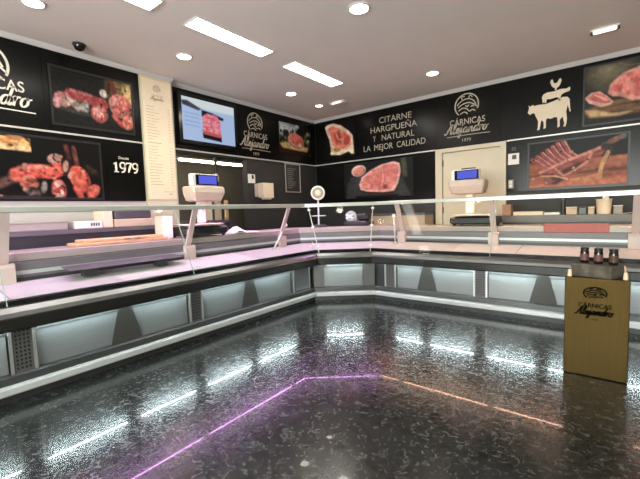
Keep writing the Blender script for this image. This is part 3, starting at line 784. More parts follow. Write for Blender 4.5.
for k, (y0, y1, h, m, lb) in enumerate(((-2.40, -2.25, .53, 'cream', 'tallest pale cutting board standing in the back room'), (-2.22, -2.09, .40, 'beige', 'beige cutting board between the tallest and the shortest one in the back room'), (-2.05, -1.97, .34, 'wood', 'shortest and narrowest wooden board standing in the back room'))):
    o = MB().bbox(-.62+k*.04, -.585+k*.04, y0, y1, 1.101, 1.101+h, .01).build('cutting_board', M[m], None, origin=(-.6, (y0+y1)/2, 1.101))
    tag(o, lb, 'cutting board', 'boards in the back room')
t = thing('hanging_ladle', 'black utensil with a white end hanging under the screen', 'utensil', (-.19, -2.43, 1.7))
b = MB().tube([(-.19, -2.43, 2.098), (-.19, -2.43, 1.84)], .026, 10); b.build('handle', M['black'], t, True)
b = MB().lathe((-.19, -2.43, 1.70), [(.018, 0), (.032, .015), (.032, .11), (.016, .14)], 12); b.build('end', M['white_plastic'], t, True)

# ================================================================== DISPLAY COUNTERS
CA, CBY = 1.65, 1.8088
C1 = Vector((CA, -2.28)); C2 = Vector((2.25, -CBY))
DCH = (C2-C1).normalized(); NCH = Vector((DCH.y, -DCH.x))
YA, XB = -7.6, 6.6

def isect(p, d, q, e):
    den = d.x*e.y-d.y*e.x
    t = ((q.x-p.x)*e.y-(q.y-p.y)*e.x)/den
    return p+d*t
def vtx(i, n):
    lc = C1+NCH*n
    if i == 1: return isect(Vector((CA+n, 0)), Vector((0, 1)), lc, DCH)
    return isect(Vector((0, -CBY-n)), Vector((1, 0)), lc, DCH)
def loc(run, s, n):
    g = .0006
    if run == 'A':
        if s == 'm': v = vtx(1, n); return Vector((v.x, v.y-g))
        return Vector((CA+n, s))
    if run == 'B':
        if s == 'm': v = vtx(2, n); return Vector((v.x+g, v.y))
        return Vector((s, -CBY-n))
    a = vtx(1, n)+DCH*g; c = vtx(2, n)-DCH*g
    if s == 'm0': return a
    if s == 'm1': return c
    return a+(c-a)*s
def prism(mb, run, prof, s0, s1):
    r0 = [(*loc(run, s0, n), z) for n, z in prof]; r1 = [(*loc(run, s1, n), z) for n, z in prof]
    return mb.loft([r0, r1])
def cpt(run, s, n, z):
    v = loc(run, s, n); return (v.x, v.y, z)

JA = [-6.72, -5.385, -4.05, -2.735]     # joints between left modules
JB = [2.40, 3.575, 4.76, 5.94]
def counter(run, root, s0, s1, joints, led, posts, postw, gjoints):
    B_ = lambda nm, m, prof, a=s0, c=s1, par=root: recalc(prism(MB(), run, prof, a, c).build(nm, M[m] if isinstance(m, str) else m, par))
    B_('body', 'steel_dark', [(-.06, 0), (-.06, .125), (-.118, .165), (-.118, .489), (-.118, .6605), (-.92, .6605), (-.92, 0)])
    B_('kick_strip', 'kick', [(-.0595, .06), (-.006, .062), (0, .07), (0, .108), (-.006, .116), (-.0595, .118)])
    B_('sill', 'steel_dark', [(-.0595, .119), (-.045, .119), (-.05, .165), (-.062, .178), (-.1175, .178), (-.1175, .166)])
    B_('bumper', 'bumper', [(.076, .587), (.080, .580), (.080, .510), (.07, .497), (-.1175, .497), (-.1175, .587)])
    B_('bumper_edge', 'bumper_edge', [(.0, .648), (.03, .645), (.066, .616), (.076, .588), (-.1175, .588), (-.1175, .648)])
    B_('fascia', 'fascia', [(-.0955, .496), (-.0955, .438), (-.1175, .436), (-.1175, .496)])
    B_('deck_base', 'steel_dark', [(-.022, .684), (-.455, .736), (-.455, .661), (-.022, .661)])
    if run == 'C':
        ends = ['m0', 'm1']
    else:
        lo_, hi_ = (s0, -2.55) if run == 'A' else (2.60, s1)
        k_ = int(round((hi_-lo_)/.70)); ends = [lo_+(hi_-lo_)*i/k_ for i in range(k_+1)]
        ends = ends[:-1]+['m'] if run == 'A' else ['m']+ends[1:]
    for q_, (a_, c_) in enumerate(zip(ends[:-1], ends[1:])):
        B_('deck_tray', 'deck' if q_ % 3 else 'deck2', [(-.023, .6845), (-.023, .691), (-.4545, .7425), (-.4545, .7365)], a_ if isinstance(a_, str) else a_+.004, c_ if isinstance(c_, str) else c_-.004)
    B_('gasket', 'black_gloss', [(-.0005, .649), (-.0005, .682), (-.021, .688), (-.021, .649)])
    B_('riser', 'riser', [(-.456, .661), (-.456, .885), (-.50, .885), (-.50, .661)])
    B_('riser_rail', 'kick', [(-.438, .795), (-.438, .822), (-.4555, .822), (-.4555, .795)])
    B_('riser_slot', 'steel_dark', [(-.450, .745), (-.450, .772), (-.4555, .772), (-.4555, .745)])
    B_('worktop', 'stone', [(-.505, .893), (-.505, .950), (-.51, .955), (-.92, .955), (-.92, .893)])
    B_('back_panel', 'steel_grey', [(-.501, .661), (-.501, .8925), (-.905, .8925), (-.905, .661)])
    B_('glass_shelf', 'glass', [(-.60, 1.292), (-.60, 1.300), (-.291, 1.300), (-.291, 1.292)])
    rl = B_('rail', 'rail', [(-.268, 1.262), (-.268, 1.296), (-.274, 1.306), (-.290, 1.306), (-.290, 1.262)])
    lh = B_('led_housing', 'alu', [(-.42, 1.259), (-.42, 1.291), (-.48, 1.291), (-.48, 1.272), (-.428, 1.272), (-.428, 1.259)])
    B_('led_strip', led, [(-.445, 1.265), (-.445, 1.2715), (-.456, 1.2715), (-.456, 1.265)], par=lh)
    # front glass in panes
    cuts = [s0]+[j for j in gjoints]+[s1]
    for a, c in zip(cuts[:-1], cuts[1:]):
        a2 = a if isinstance(a, str) or a == s0 else a+.003
        c2 = c if isinstance(c, str) or c == s1 else c-.003
        B_('front_glass', 'glass', [(.012, .6495), (-.268, 1.2615), (-.275, 1.2615), (.004, .6495)], a2, c2)
    for j in gjoints:
        B_('glass_joint', 'glass_edge', [(.013, .6495), (-.267, 1.2615), (-.276, 1.2615), (.003, .6495)], j-.0025, j+.0025)
    # lower front: lit steel panels, grille columns, wedges for the shade between leds, cool led
    return B_

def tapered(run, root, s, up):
    """dark wedge shaped like the shade between led segments, before the lit panels"""
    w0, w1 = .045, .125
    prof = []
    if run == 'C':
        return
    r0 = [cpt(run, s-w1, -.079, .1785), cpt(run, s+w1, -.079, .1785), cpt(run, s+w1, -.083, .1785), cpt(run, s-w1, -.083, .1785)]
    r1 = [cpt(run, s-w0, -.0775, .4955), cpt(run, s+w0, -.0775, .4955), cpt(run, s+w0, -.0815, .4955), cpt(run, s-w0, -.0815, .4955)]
    recalc(MB().loft([r0, r1]).build('shade_wedge', M['shade_wedge'], root))  # shade below a led gap, put in as a dark plate

def grille(run, root, s, w, louvre=False):
    B_ = lambda nm, m, prof, a, c, par: recalc(prism(MB(), run, prof, a, c).build(nm, M[m], par))
    g = B_('grille_column', 'steel_grey', [(-.07, .179), (-.07, .496), (-.117, .496), (-.117, .179)], s-w/2, s+w/2, root)
    mb = MB()
    if louvre:
        k = 0
        for z in np.arange(.20, .46, .022):
            prism(mb, run, [(-.056, z), (-.0695, z+.012), (-.0695, z)], s-w*.42, s+w*.42)
        recalc(mb.build('louvre', M['steel'], g))
    else:
        for x in (-.28, -.10, .08, .26):
            for z in np.arange(.20, .46, .028):
                prism(mb, run, [(-.066, z), (-.066, z+.016), (-.0695, z+.016), (-.0695, z)], s+x*w-.006, s+x*w+.006)
        recalc(mb.build('slot', M['black'], g))
    for x in (s-w/2-.003, s+w/2+.003):
        e = MB(); prism(e, run, [(-.062, .179), (-.062, .496), (-.07, .496), (-.07, .179)], x-.009, x+.009)
        recalc(e.build('edge_strip', M['alu'], g))

def fpanel(run, root, a, c):
    recalc(prism(MB(), run, [(-.098, .179), (-.106, .4355), (-.1175, .4355), (-.1175, .179)], a, c).build('front_panel', M['steel'], root))
def coolled(run, root, a, c):
    h = recalc(prism(MB(), run, [(-.038, .490), (-.038, .4965), (-.062, .4965), (-.062, .490)], a, c).build('lamp_housing', M['alu'], root))
    recalc(prism(MB(), run, [(-.046, .483), (-.046, .4895), (-.054, .4895), (-.054, .483)], a, c).build('led_strip', M['led_cool'], h))

def post(run, root, s, w=.05):
    c = lambda n, z: cpt(run, s, n, z)
    along = Vector(cpt(run, 1 if run == 'C' else s+1, 0, 0))-Vector(cpt(run, 0 if run == 'C' else s, 0, 0))
    p = recalc(MB().bar(c(-.455, .885), c(-.282, 1.2615), w, along, .022).build('post', M['post'], root))
    sw = .055 if run != 'C' else .07
    recalc(prism(MB(), run, [(-.40, .738), (-.40, .86), (-.41, .884), (-.4555, .884), (-.4555, .744)], s-sw, s+sw).build('post_foot', M['post'], p))

# ---- left run
ra = thing('display_counter', 'long glass meat counter along the left wall, pink lit inside and cool white below', 'display counter', (1.2, -4.9, 0))
counter('A', ra, YA, 'm', JA, 'led_pink', None, None, [-6.78, -5.46, -4.10])
for j in JA[:3]: grille('A', ra, j, .125)
grille('A', ra, -2.50, .30, True)
for a, c in ((YA, JA[0]-.08), (JA[0]+.08, JA[1]-.08), (JA[1]+.08, JA[2]-.08), (JA[2]+.08, -2.68)): fpanel('A', ra, a, c)
for a, c in ((YA, -6.80), (-6.64, -6.10), (-6.0, -5.46), (-5.31, -4.765), (-4.645, -4.12), (-3.98, -3.42), (-3.30, -2.68)): coolled('A', ra, a, c)
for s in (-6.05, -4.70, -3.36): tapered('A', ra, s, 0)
for s in (-6.85, -5.37, -3.86, -2.46): post('A', ra, s, .055)
# ---- chamfered corner
rc = thing('display_counter', 'short angled corner piece joining the left and right glass meat counters', 'display counter', (1.75, -1.85, 0))
counter('C', rc, 'm0', 'm1', [], 'led_pink', None, None, [])
recalc(prism(MB(), 'C', [(-.098, .179), (-.106, .4355), (-.1175, .4355), (-.1175, .179)], .17, .80).build('front_panel', M['steel'], rc))
for a, c in (('m0', .16), (.81, 'm1')):
    g = recalc(prism(MB(), 'C', [(-.075, .179), (-.075, .496), (-.1175, .496), (-.1175, .179)], a, c).build('corner_column', M['steel_grey'], rc))
coolled('C', rc, .18, .79)
# ---- right run
rb = thing('display_counter', 'long salmon-lit glass meat counter along the right wall, before the cream door', 'display counter', (4.4, -1.3, 0))
counter('B', rb, 'm', XB, JB, 'led_salmon', None, None, [3.69, 4.95])
grille('B', rb, 2.46, .14)
for j in JB[1:]: grille('B', rb, j, .125)
for a, c in ((2.545, JB[1]-.08), (JB[1]+.08, JB[2]-.08), (JB[2]+.08, JB[3]-.08)): fpanel('B', rb, a, c)
for a, c in ((2.55, 2.89), (3.0, 3.50), (3.65, 4.12), (4.24, 4.68), (4.84, 5.3), (5.4, 5.85)): coolled('B', rb, a, c)
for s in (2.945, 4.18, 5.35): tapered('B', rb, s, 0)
for s in (2.46, 3.63, 4.90, 6.1): post('B', rb, s, .06)

# metal-edged glass joints at both ends of the corner piece
for sgn in (.045, .955):
    c_ = lambda n, z: cpt('C', sgn, n, z)
    jt = recalc(MB().bar(c_(.026, .6505), c_(-.262, 1.2600), .012, (DCH.x, DCH.y, 0), .010).build('corner_joint', M['alu'], rc))
    for t_ in (.12, .55, .93):
        p_ = Vector(c_(.026, .6505)).lerp(Vector(c_(-.262, 1.2600)), t_)
        MB().lathe((p_.x, p_.y, p_.z-.014), [(.012, 0), (.022, .008), (.022, .022), (.012, .03)], 12).build('clamp', M['white_plastic'], jt, True)
# chrome hinge arms at the corner glass
def arm(root, p, q):
    a = MB().tube([p, q], .012, 8).build('bracket_arm', M['alu'], root, True)
    MB().lathe((p[0], p[1], p[2]-.004), [(.028, 0), (.028, .012), (.014, .02)], 14).build('arm_foot', M['alu'], a, True)
    MB().lathe((q[0], q[1], q[2]-.02), [(.012, 0), (.024, .01), (.024, .035), (.012, .045)], 12).build('clamp', M['white_plastic'], a, True)
arm(ra, (1.30, -2.70, .7325), (1.215, -2.37, 1.02))
arm(rb, (2.42, -1.50, .7325), (2.34, -1.372, 1.10))

# ================================================================== THINGS ON AND BEHIND THE COUNTERS
# back counters
t = thing('back_counter', 'grey back counter along the left wall behind the glass, crowded with boxes', 'counter', (.35, -5.2, 0))
MB().box(.02, .64, -7.4, -3.74, 1.06, 1.10).build('worktop', M['steel_grey'], t)
MB().box(.04, .60, -7.4, -3.76, 0, 1.059).build('cabinet', M['steel_dark'], t)
t = thing('back_counter', 'dark grey back counter along the right wall, right of the door, with boxes and tubs', 'counter', (5.0, -.3, 0))
MB().box(3.52, 7.4, -.52, -.004, .965, 1.055).build('worktop', M['steel_grey'], t)
MB().box(3.54, 7.4, -.49, -.004, 0, .964).build('cabinet', M['steel_dark'], t)
t = thing('back_counter', 'low beige back counter under the big steak picture, left of the door', 'counter', (1.7, -.2, 0))
MB().box(.90, 2.40, -.42, -.022, 1.085, 1.12).build('worktop', M['steel_grey'], t)
MB().box(.92, 2.39, -.40, -.022, 0, 1.084).build('cabinet', M['beige'], t)

def boxthing(name, label, cat, x0, x1, y0, y1, z0, z1, m, lid=None, group=None, bev=.006):
    t = thing(name, label, cat, ((x0+x1)/2, (y0+y1)/2, z0), group)
    MB().bbox(x0, x1, y0, y1, z0, z1, bev).build('body', M[m], t)
    if lid:
        MB().bbox(x0-.004, x1+.004, y0-.004, y1+.004, z1+.0005, z1+.012, .003).build('lid', M[lid], t)
    return t
Z1 = 1.1005
boxthing('storage_box', 'long low grey-beige box at the far left end of the left back counter', 'box', .36, .60, -5.35, -4.75, Z1, 1.17, 'greybox', 'stone')
t = boxthing('label_box', 'white flat box with dark lettering on the left back counter', 'box', .42, .62, -4.70, -4.45, Z1, 1.175, 'white_plastic')
b = MB(); fx = Fr('A', .6205)
for k in range(4): fbox(b, fx, -4.56+k*.022, -4.545+k*.022, 1.125, 1.155, 0, .001)
b.build('dark_lettering', M['steel_dark'], t)
boxthing('paper_box', 'white upright box between the flat white box and the dark grey machine', 'box', .36, .60, -4.435, -4.34, Z1, 1.275, 'cream')
t = boxthing('vacuum_packer', 'dark grey machine on a beige base, left of the cream pillar', 'machine', .30, .62, -4.33, -3.92, Z1, 1.185, 'beige')
MB().bbox(.31, .61, -4.32, -3.93, 1.1855, 1.272, .01).build('cover', M['steel_dark'], t)
# long wooden boards on the left worktop
t = thing('carving_board', 'long light wooden carving board lying on the left counter worktop', 'board', (1.0, -4.46, .956))
MB().bbox(.86, 1.10, -4.86, -4.02, .956, .985, .006).build('plank', M['wood'], t)
MB().bbox(.88, 1.08, -4.80, -4.06, .9855, 1.012, .006).build('top_plank', M['wood'], t)
for y in (-4.45, -4.36):
    MB().tube([(1.083, y, .998), (1.10, y, .998), (1.10, y+.05, .998), (1.083, y+.05, .998)], .005, 6).build('grip', M['steel_dark'], t)

def scale(loc_, rot, label, ho=0.):
    t = thing('shop_scale', label, 'scale', (0, 0, 0), 'weighing scales on the counters')
    MB().bbox(-.19, .19, -.27, .27, .02, .115, .02).build('base', M['black'], t)
    for x in (-.15, .15):
        for y in (-.22, .22): MB().lathe((x, y, 0), [(.018, 0), (.022, .02)], 10).build('foot', M['black'], t)
    MB().bbox(-.17, .20, -.22, .20, .128, .146, .006).build('platter', M['pink_plastic'], t)
    MB().lathe((.0, 0, .1155), [(.05, 0), (.05, .012)], 16).build('platter_boss', M['steel_grey'], t)
    MB().bbox(-.175, -.115, ho-.05, ho+.05, .1465, .42, .012).build('column', M['white_plastic'], t)
    # printer head: rounded, hanging forward below the display
    rings = []
    for z, x0, x1, hw in ((.40, -.15, -.03, .15), (.412, -.17, .02, .19), (.50, -.18, .06, .215), (.556, -.18, .05, .22), (.575, -.17, .03, .21)):
        r = .018
        rings.append([(x_, y_+ho, z) for x_, y_ in ((x0+r, -hw), (x1-r, -hw), (x1, -hw+r), (x1, hw-r), (x1-r, hw), (x0+r, hw), (x0, hw-r), (x0, -hw+r))])
    MB().loft(rings).build('printer_head', M['pink_plastic'], t)
    d = MB(); d.bbox(-.07, .005, ho-.20, ho+.15, .576, .715, .012)
    dd = d.build('display_case', M['white_plastic'], t)
    e = MB(); e.box(.0055, .014, ho-.15, ho+.145, .585, .705); e.build('bezel', M['black_gloss'], dd)
    e = MB(); e.box(.0145, .017, ho-.115, ho+.125, .598, .694); e.build('screen', M['lcd'], dd)
    e = MB(); e.box(-.06, -.01, ho-.07, ho+.1, .7155, .732); e.build('top_ridge', M['steel_dark'], dd)
    t.location = loc_; t.rotation_euler = (0, 0, rot)
    return t
scale((1.0, -3.585, .956), 0, 'white shop scale with lit blue display, on the left counter below the wall screen', .14)
scale((3.37, -1.16, .956), -PI/2, 'white shop scale with lit blue display, on the right counter in front of the door', -.11)
boxthing('carton', 'cream carton on the left counter worktop, left of the blue display scale', 'box', .80, .98, -4.00, -3.89, .956, 1.20, 'cream')

# crumpled white wrapping sheet at the scale
b = MB(); n = 14; rs = np.random.RandomState(2); vv = []; ff = []
hh = rs.rand(n, n)
for i in range(n):
    for j in range(n):
        e = min(i, j, n-1-i, n-1-j)/(n/2)
        vv.append((1.03+.18*i/(n-1)+.01*hh[i, j], -3.27+.42*j/(n-1)+.012*hh[j, i], .962+.03*hh[i, j]*(.4+e)+.07*math.exp(-((j-3)/2.5)**2)*(.4+e)))
for i in range(n-1):
    for j in range(n-1): ff.append((i*n+j, (i+1)*n+j, (i+1)*n+j+1, i*n+j+1))
o = mesh('wrapping_sheet', vv, ff, M['paper_white'], None, True, origin=(1.12, -3.06, .956))
sm = o.modifiers.new('thick', 'SOLIDIFY'); sm.thickness = .003
tag(o, 'crumpled white plastic sheet on the left counter, right of the scale', 'plastic sheet')

# dial scale in the corner
t = thing('dial_scale', 'small scale with a round pale dial on a stand, in the corner behind the glass', 'dial scale', (.95, -1.36, 0))
bx, by = 1.20, -1.62
bz = .956
t.location = (bx, by, bz)
dirv = (Vector((4.684, -6.036, 0))-Vector((bx, by, 0))).normalized()
MB().bbox(bx-.09, bx+.09, by-.09, by+.09, bz, bz+.04, .01).build('base', M['steel_grey'], t)
MB().tube([(bx, by, bz+.0405), (bx, by, bz+.41)], .014, 12).build('column', M['alu'], t, True)
MB().lathe((bx, by, bz+.165), [(.10, 0), (.115, .008), (.112, .014), (.018, .012)], 24).build('pan', M['white_plastic'], t, True)
axd = (dirv.x, dirv.y, 0)
cz = bz+.52
dsk = MB().lathe((bx-dirv.x*.03, by-dirv.y*.03, cz), [(.08, 0), (.105, .01), (.108, .05), (.10, .062)], 32, axd).build('dial_case', M['white_plastic'], t, True)
MB().lathe((bx+dirv.x*.0325, by+dirv.y*.0325, cz), [(.083, 0), (.083, .003)], 32, axd).build('dial_face', M['greybox'], dsk)
MB().lathe((bx+dirv.x*.036, by+dirv.y*.036, cz), [(.045, 0), (.038, .008), (.02, .012)], 24, axd).build('dial_centre', M['cream'], dsk, True)
# slicer in the corner
t = thing('meat_slicer', 'dark meat slicer with a pale crossed handle in the corner behind the glass', 'slicer', (1.55, -1.30, .956))
MB().bbox(1.40, 1.82, -1.24, -1.0, .956, 1.03, .02).build('base', M['steel_dark'], t)
MB().bbox(1.60, 1.80, -1.20, -1.04, 1.0305, 1.15, .03).build('motor', M['black'], t)
MB().lathe((1.50, -1.17, 1.10), [(.085, 0), (.09, .006), (.085, .012)], 28, (.45, -.9, 0)).build('blade_guard', M['steel'], t, True)
b = MB()
for a in (40, 140):
    dx, dz = math.cos(math.radians(a))*.075, math.sin(math.radians(a))*.05
    b.tube([(1.50-dx, -1.215-dx*.2, 1.10-dz), (1.50+dx, -1.215+dx*.2, 1.10+dz)], .014, 8)
b.build('crossed_handle', M['white_plastic'], t, True)

# display shelf on brackets in the left case
t = thing('display_shelf', 'grey steel shelf plate on short brackets inside the left counter', 'shelf', (1.36, -4.6, .71))
recalc(MB().loft([[(1.22, -5.02, .815), (1.42, -5.02, .795), (1.42, -5.02, .801), (1.22, -5.02, .821)], [(1.22, -4.05, .815), (1.42, -4.05, .795), (1.42, -4.05, .801), (1.22, -4.05, .821)]]).build('plate', M['steel_grey'], t))
for y in (-4.86, -4.25):
    MB().box(1.30, 1.38, y-.05, y+.05, .733, .798).build('bracket', M['steel_dark'], t)

# red tray leaning on the riser of the right run
t = thing('red_tray', 'dark red tray standing on the inner ledge of the right counter', 'tray', (4.41, -1.32, .886))
MB().bbox(4.13, 4.70, -1.333, -1.311, .886, .982, .004).build('board', M['red'], t)
MB().box(4.14, 4.69, -1.337, -1.3335, .965, .980).build('rim', M['red'], t)

# things on the right back counter
zb = 1.0555
boxthing('cardboard_box', 'brown cardboard box at the left end of the right back counter', 'box', 3.53, 3.64, -.46, -.30, zb, 1.21, 'cardboard')
boxthing('paper_stack', 'long flat cream stack on the back counter, right of the brown box', 'box', 3.67, 4.02, -.48, -.28, zb, 1.105, 'cream', None, None, .004)
t = thing('knife', 'dark knife lying on a white cloth between the cream stack and the grey canister', 'knife', (4.09, -.40, zb))
MB().bbox(4.03, 4.12, -.46, -.43, zb+.0325, zb+.052, .006).build('handle', M['black'], t)
recalc(MB().loft([[(4.121, -.46, zb+.034), (4.121, -.43, zb+.034), (4.121, -.43, zb+.038), (4.121, -.46, zb+.038)], [(4.20, -.45, zb+.034), (4.20, -.445, zb+.034), (4.20, -.445, zb+.037), (4.20, -.45, zb+.037)]]).build('blade', M['steel'], t))
o = MB().bbox(4.03, 4.205, -.48, -.34, zb, zb+.032, .008).build('folded_cloth', M['white_plastic'], None, origin=(4.12, -.41, zb)); tag(o, 'folded white cloth under the dark knife on the back counter', 'cloth')
t = thing('canister', 'tall thin grey canister, the tallest dark item on the right back counter', 'canister', (4.24, -.42, zb))
MB().lathe((4.235, -.42, zb), [(.024, 0), (.026, .01), (.026, .17), (.02, .178)], 16).build('body', M['steel_dark'], t, True)
MB().lathe((4.235, -.42, zb+.1785), [(.022, 0), (.022, .02), (.015, .025)], 16).build('cap', M['steel_grey'], t, True)
boxthing('small_tub', 'small beige tub just right of the tall grey canister', 'tub', 4.27, 4.385, -.48, -.36, zb, 1.14, 'beige', 'cream')
boxthing('dark_tub', 'dark grey tub between the two beige tubs on the back counter', 'tub', 4.395, 4.48, -.47, -.36, zb, 1.145, 'steel_dark', 'black')
boxthing('small_tub', 'beige tub half hidden at the left of the cream bucket', 'tub', 4.492, 4.555, -.48, -.36, zb, 1.135, 'beige', 'cream')
t = thing('bucket', 'large cream bucket with white paper sticking out of its top', 'bucket', (4.645, -.42, zb))
MB().lathe((4.645, -.42, zb), [(.062, 0), (.068, .005), (.078, .17), (.082, .172), (.082, .182), (.074, .182), (.07, .10)], 28).build('pail', M['cream'], t, True)
recalc(MB().loft([[(4.66, -.44, zb+.11), (4.70, -.40, zb+.11), (4.698, -.398, zb+.11), (4.658, -.438, zb+.11)], [(4.63, -.45, zb+.20), (4.69, -.42, zb+.205), (4.688, -.418, zb+.205), (4.628, -.448, zb+.20)], [(4.66, -.44, zb+.245), (4.71, -.43, zb+.235), (4.708, -.428, zb+.235), (4.658, -.438, zb+.245)]]).build('paper', M['paper_white'], t))
boxthing('white_tub', 'grey-white tub just right of the cream bucket', 'tub', 4.735, 4.82, -.47, -.36, zb, 1.145, 'greybox', 'white_plastic')
o = MB().add([(4.80, -.52, zb+.002), (5.02, -.50, zb+.03), (5.02, -.36, zb+.034), (4.83, -.355, zb+.004), (4.80, -.52, zb), (5.02, -.50, zb+.027), (5.02, -.36, zb+.031), (4.83, -.355, zb)], [(0,1,2,3),(7,6,5,4),(0,4,5,1),(1,5,6,2),(2,6,7,3),(3,7,4,0)]).build('paper_sheet', M['paper_white'], None, origin=(4.9, -.43, zb))
tag(o, 'white paper sheet at the right end of the back counter items', 'paper')

# ================================================================== GOLD PEDESTAL WITH SLAB AND JARS
t = thing('pedestal', 'square gold pedestal with the shop emblem engraved, standing on the dark floor', 'pedestal', (4.634, -2.81, 0))
px0, px1, py0, py1, ph = 4.457, 4.811, -2.98, -2.64, .690
b = MB().bbox(px0, px1, py0, py1, .004, ph, .004); b.build('box', M['gold'], t)
MB().box(px0+.015, px1-.015, py0+.015, py1-.015, 0, .0035).build('base', M['black'], t)
FPd = Fr('B', py0)
b = MB(); badge(b, FPd, 4.628, .585, .062, .0005, .002, .008, .68); b.build('emblem', M['gold_ink'], t)
b = MB()
text_mesh(b, FPd, 'CÁRNICAS', 4.628, .488, .040, .0005, .002, .18, 'CENTER', .0012)
b.build('capital_lettering', M['gold_ink'], t); b = MB()
script_word(b, FPd, 'Alejandro', 4.520, .436, .205, .028, .0095, .0005, .002)
b.build('script_lettering', M['gold_ink'], t); b = MB()
text_mesh(b, FPd, '1979', 4.628, .398, .020, .0005, .002, .036, 'CENTER')
b.build('year_lettering', M['gold_ink'], t)
for x, y in ((4.484, -2.962), (4.785, -2.962), (4.484, -2.66), (4.785, -2.66)):
    MB().lathe((x, y, ph+.0005), [(.014, 0), (.013, .02), (.010, .045), (.004, .05)], 12).build('peg', M['peg'], t, True)
def rotpts(c, a, pts):
    ca, sa = math.cos(a), math.sin(a)
    return [(c[0]+x*ca-y*sa, c[1]+x*sa+y*ca, z) for x, y, z in pts]
sl = MB(); hw, hd, zs0, zs1 = .125, .085, ph+.001, ph+.085
rr = random.Random(3); rings = []
outl = [(-hw, -hd), (-hw*.4, -hd-.004), (hw*.3, -hd+.003), (hw, -hd), (hw+.004, 0), (hw, hd), (hw*.3, hd+.004), (-hw*.4, hd-.003), (-hw, hd), (-hw-.004, 0)]
for z, k in ((zs0, .99), (zs0+.02, 1.0), (zs0+.05, .985), (zs1-.012, 1.0), (zs1, .97)):
    rings.append(rotpts((4.632, -2.872), math.radians(-24), [(x*k+rr.uniform(-.003, .003), y*k+rr.uniform(-.003, .003), z) for x, y in outl]))
sl.loft(rings)
o = recalc(sl.build('stone_slab', M['slate'], None, origin=(4.632, -2.872, zs0))); tag(o, 'mottled grey stone slab lying on the gold pedestal, under the jars', 'stone slab')
def jar(x, y, label, lm, h=.108, r=.026):
    t = thing('jar', label, 'jar', (x, y, zs1+.001), 'jars on the stone slab')
    z = zs1+.001
    MB().lathe((x, y, z), [(r*.9, 0), (r, .006), (r, h*.72), (r*.88, h*.80), (r*.86, h*.82)], 24).build('glass_body', M['jar'], t, True)
    MB().lathe((x, y, z+h*.18), [(r+.0008, 0), (r+.0008, h*.42)], 24, caps=False).build('paper_label', M[lm], t, True)
    MB().lathe((x, y, z+h*.825), [(r*.95, 0), (r*.97, .003), (r*.97, h*.15), (r*.9, h*.17)], 24).build('lid', M['jar_lid'], t, True)
jar(4.561, -2.845, 'dark jar with a pinkish label, leftmost on the stone slab', 'jar_label')
jar(4.640, -2.880, 'dark jar with a pinkish label, middle one on the stone slab', 'jar_label')
jar(4.722, -2.908, 'dark jar with a brownish label, rightmost on the stone slab', 'jar_label2')

# ================================================================== CEILING FITTINGS
def ceil_panel(x0, x1, y0, y1, label):
    t = thing('ceiling_light', label, 'ceiling light', ((x0+x1)/2, (y0+y1)/2, ZC-.02), 'long ceiling light panels')
    b = MB(); e = .012
    b.box(x0-e, x1+e, y0-e, y0, ZC-.012, ZC-.0005).box(x0-e, x1+e, y1, y1+e, ZC-.012, ZC-.0005).box(x0-e, x0, y0, y1, ZC-.012, ZC-.0005).box(x1, x1+e, y0, y1, ZC-.012, ZC-.0005)
    b.build('frame', M['cove'], t)
    MB().box(x0, x1, y0, y1, ZC-.010, ZC-.001).build('diffuser', M['light_panel'], t)
k = (ZC-1.2)/(2.9957-1.2)
cx, cy = 4.684, -6.036
mp = lambda x, y: (cx+(x-cx)*k, cy+(y-cy)*k)
def cp(x0, x1, y0, y1, lb):
    a = mp(x0, y0); c = mp(x1, y1); ceil_panel(a[0], c[0], a[1], c[1], lb)
cp(1.51, 1.71, -5.24, -4.29, 'long lit ceiling panel cut off by the top edge of the photo')
cp(1.51, 1.71, -3.945, -2.99, 'middle one of the row of long lit ceiling panels, above the screen')
cp(1.50, 1.70, -2.60, -1.61, 'long lit ceiling panel nearest the room corner')
cp(1.51, 1.71, -7.4, -6.45, 'added long lit ceiling panel, unseen behind the camera over the left counter')  # this panel and the next two are unseen, added for fill
cp(4.9, 5.1, -8.3, -7.35, 'added long lit ceiling panel, unseen behind the camera near the added window')
cp(6.6, 6.8, -4.4, -3.45, 'added long lit ceiling panel at the right end of the shop, out of view')
def downlight(x, y, r, label, power, aim=0):
    t = thing('downlight', label, 'downlight', (x, y, ZC-.01), 'round recessed downlights')
    n = 28
    MB().loft([[(x+R_*math.cos(2*PI*i/n), y+R_*math.sin(2*PI*i/n), z) for i in range(n)] for R_, z in ((r, ZC-.001), (r*1.22, ZC-.001), (r*1.22, ZC-.008), (r*1.02, ZC-.012), (r, ZC-.006))], caps=False).build('ring', M['cove'], t, True)
    MB().lathe((x, y, ZC-.007), [(r*.98, 0), (r*.98, .006)], n).build('lens', M['light_spot'], t)
    if power:
        ld = bpy.data.lights.new('spot', 'SPOT'); ld.energy = power; ld.color = (1, .86, .66); ld.spot_size = math.radians(105); ld.spot_blend = .7; ld.shadow_soft_size = .04
        lo = bpy.data.objects.new('lamp', ld); COL.objects.link(lo); lo.parent = t; lo.location = (0, 0, -.02)
for (x, y, r, lb) in ((.91, -4.963, .075, 'round downlight cut off at the top left, above the shop emblem'), (.874, -3.565, .075, 'round downlight above the price list pillar'), (.851, -1.756, .075, 'round downlight above the small herb photo'), (.764, -.956, .055, 'smallest round downlight, closest to the room corner'), (2.894, -3.087, .085, 'large round downlight alone in the middle of the ceiling'), (2.792, -1.074, .075, 'round downlight above the emblem over the door')):
    x, y = mp(x, y); downlight(x, y, r, lb, 26 if r < .08 else 45)
downlight(5.9, -1.0, .075, 'added round downlight over the right end of the right counter, out of view', 40)  # this downlight and the next are unseen, added for fill
downlight(3.0, -7.6, .085, 'added round downlight, unseen behind the camera', 45)
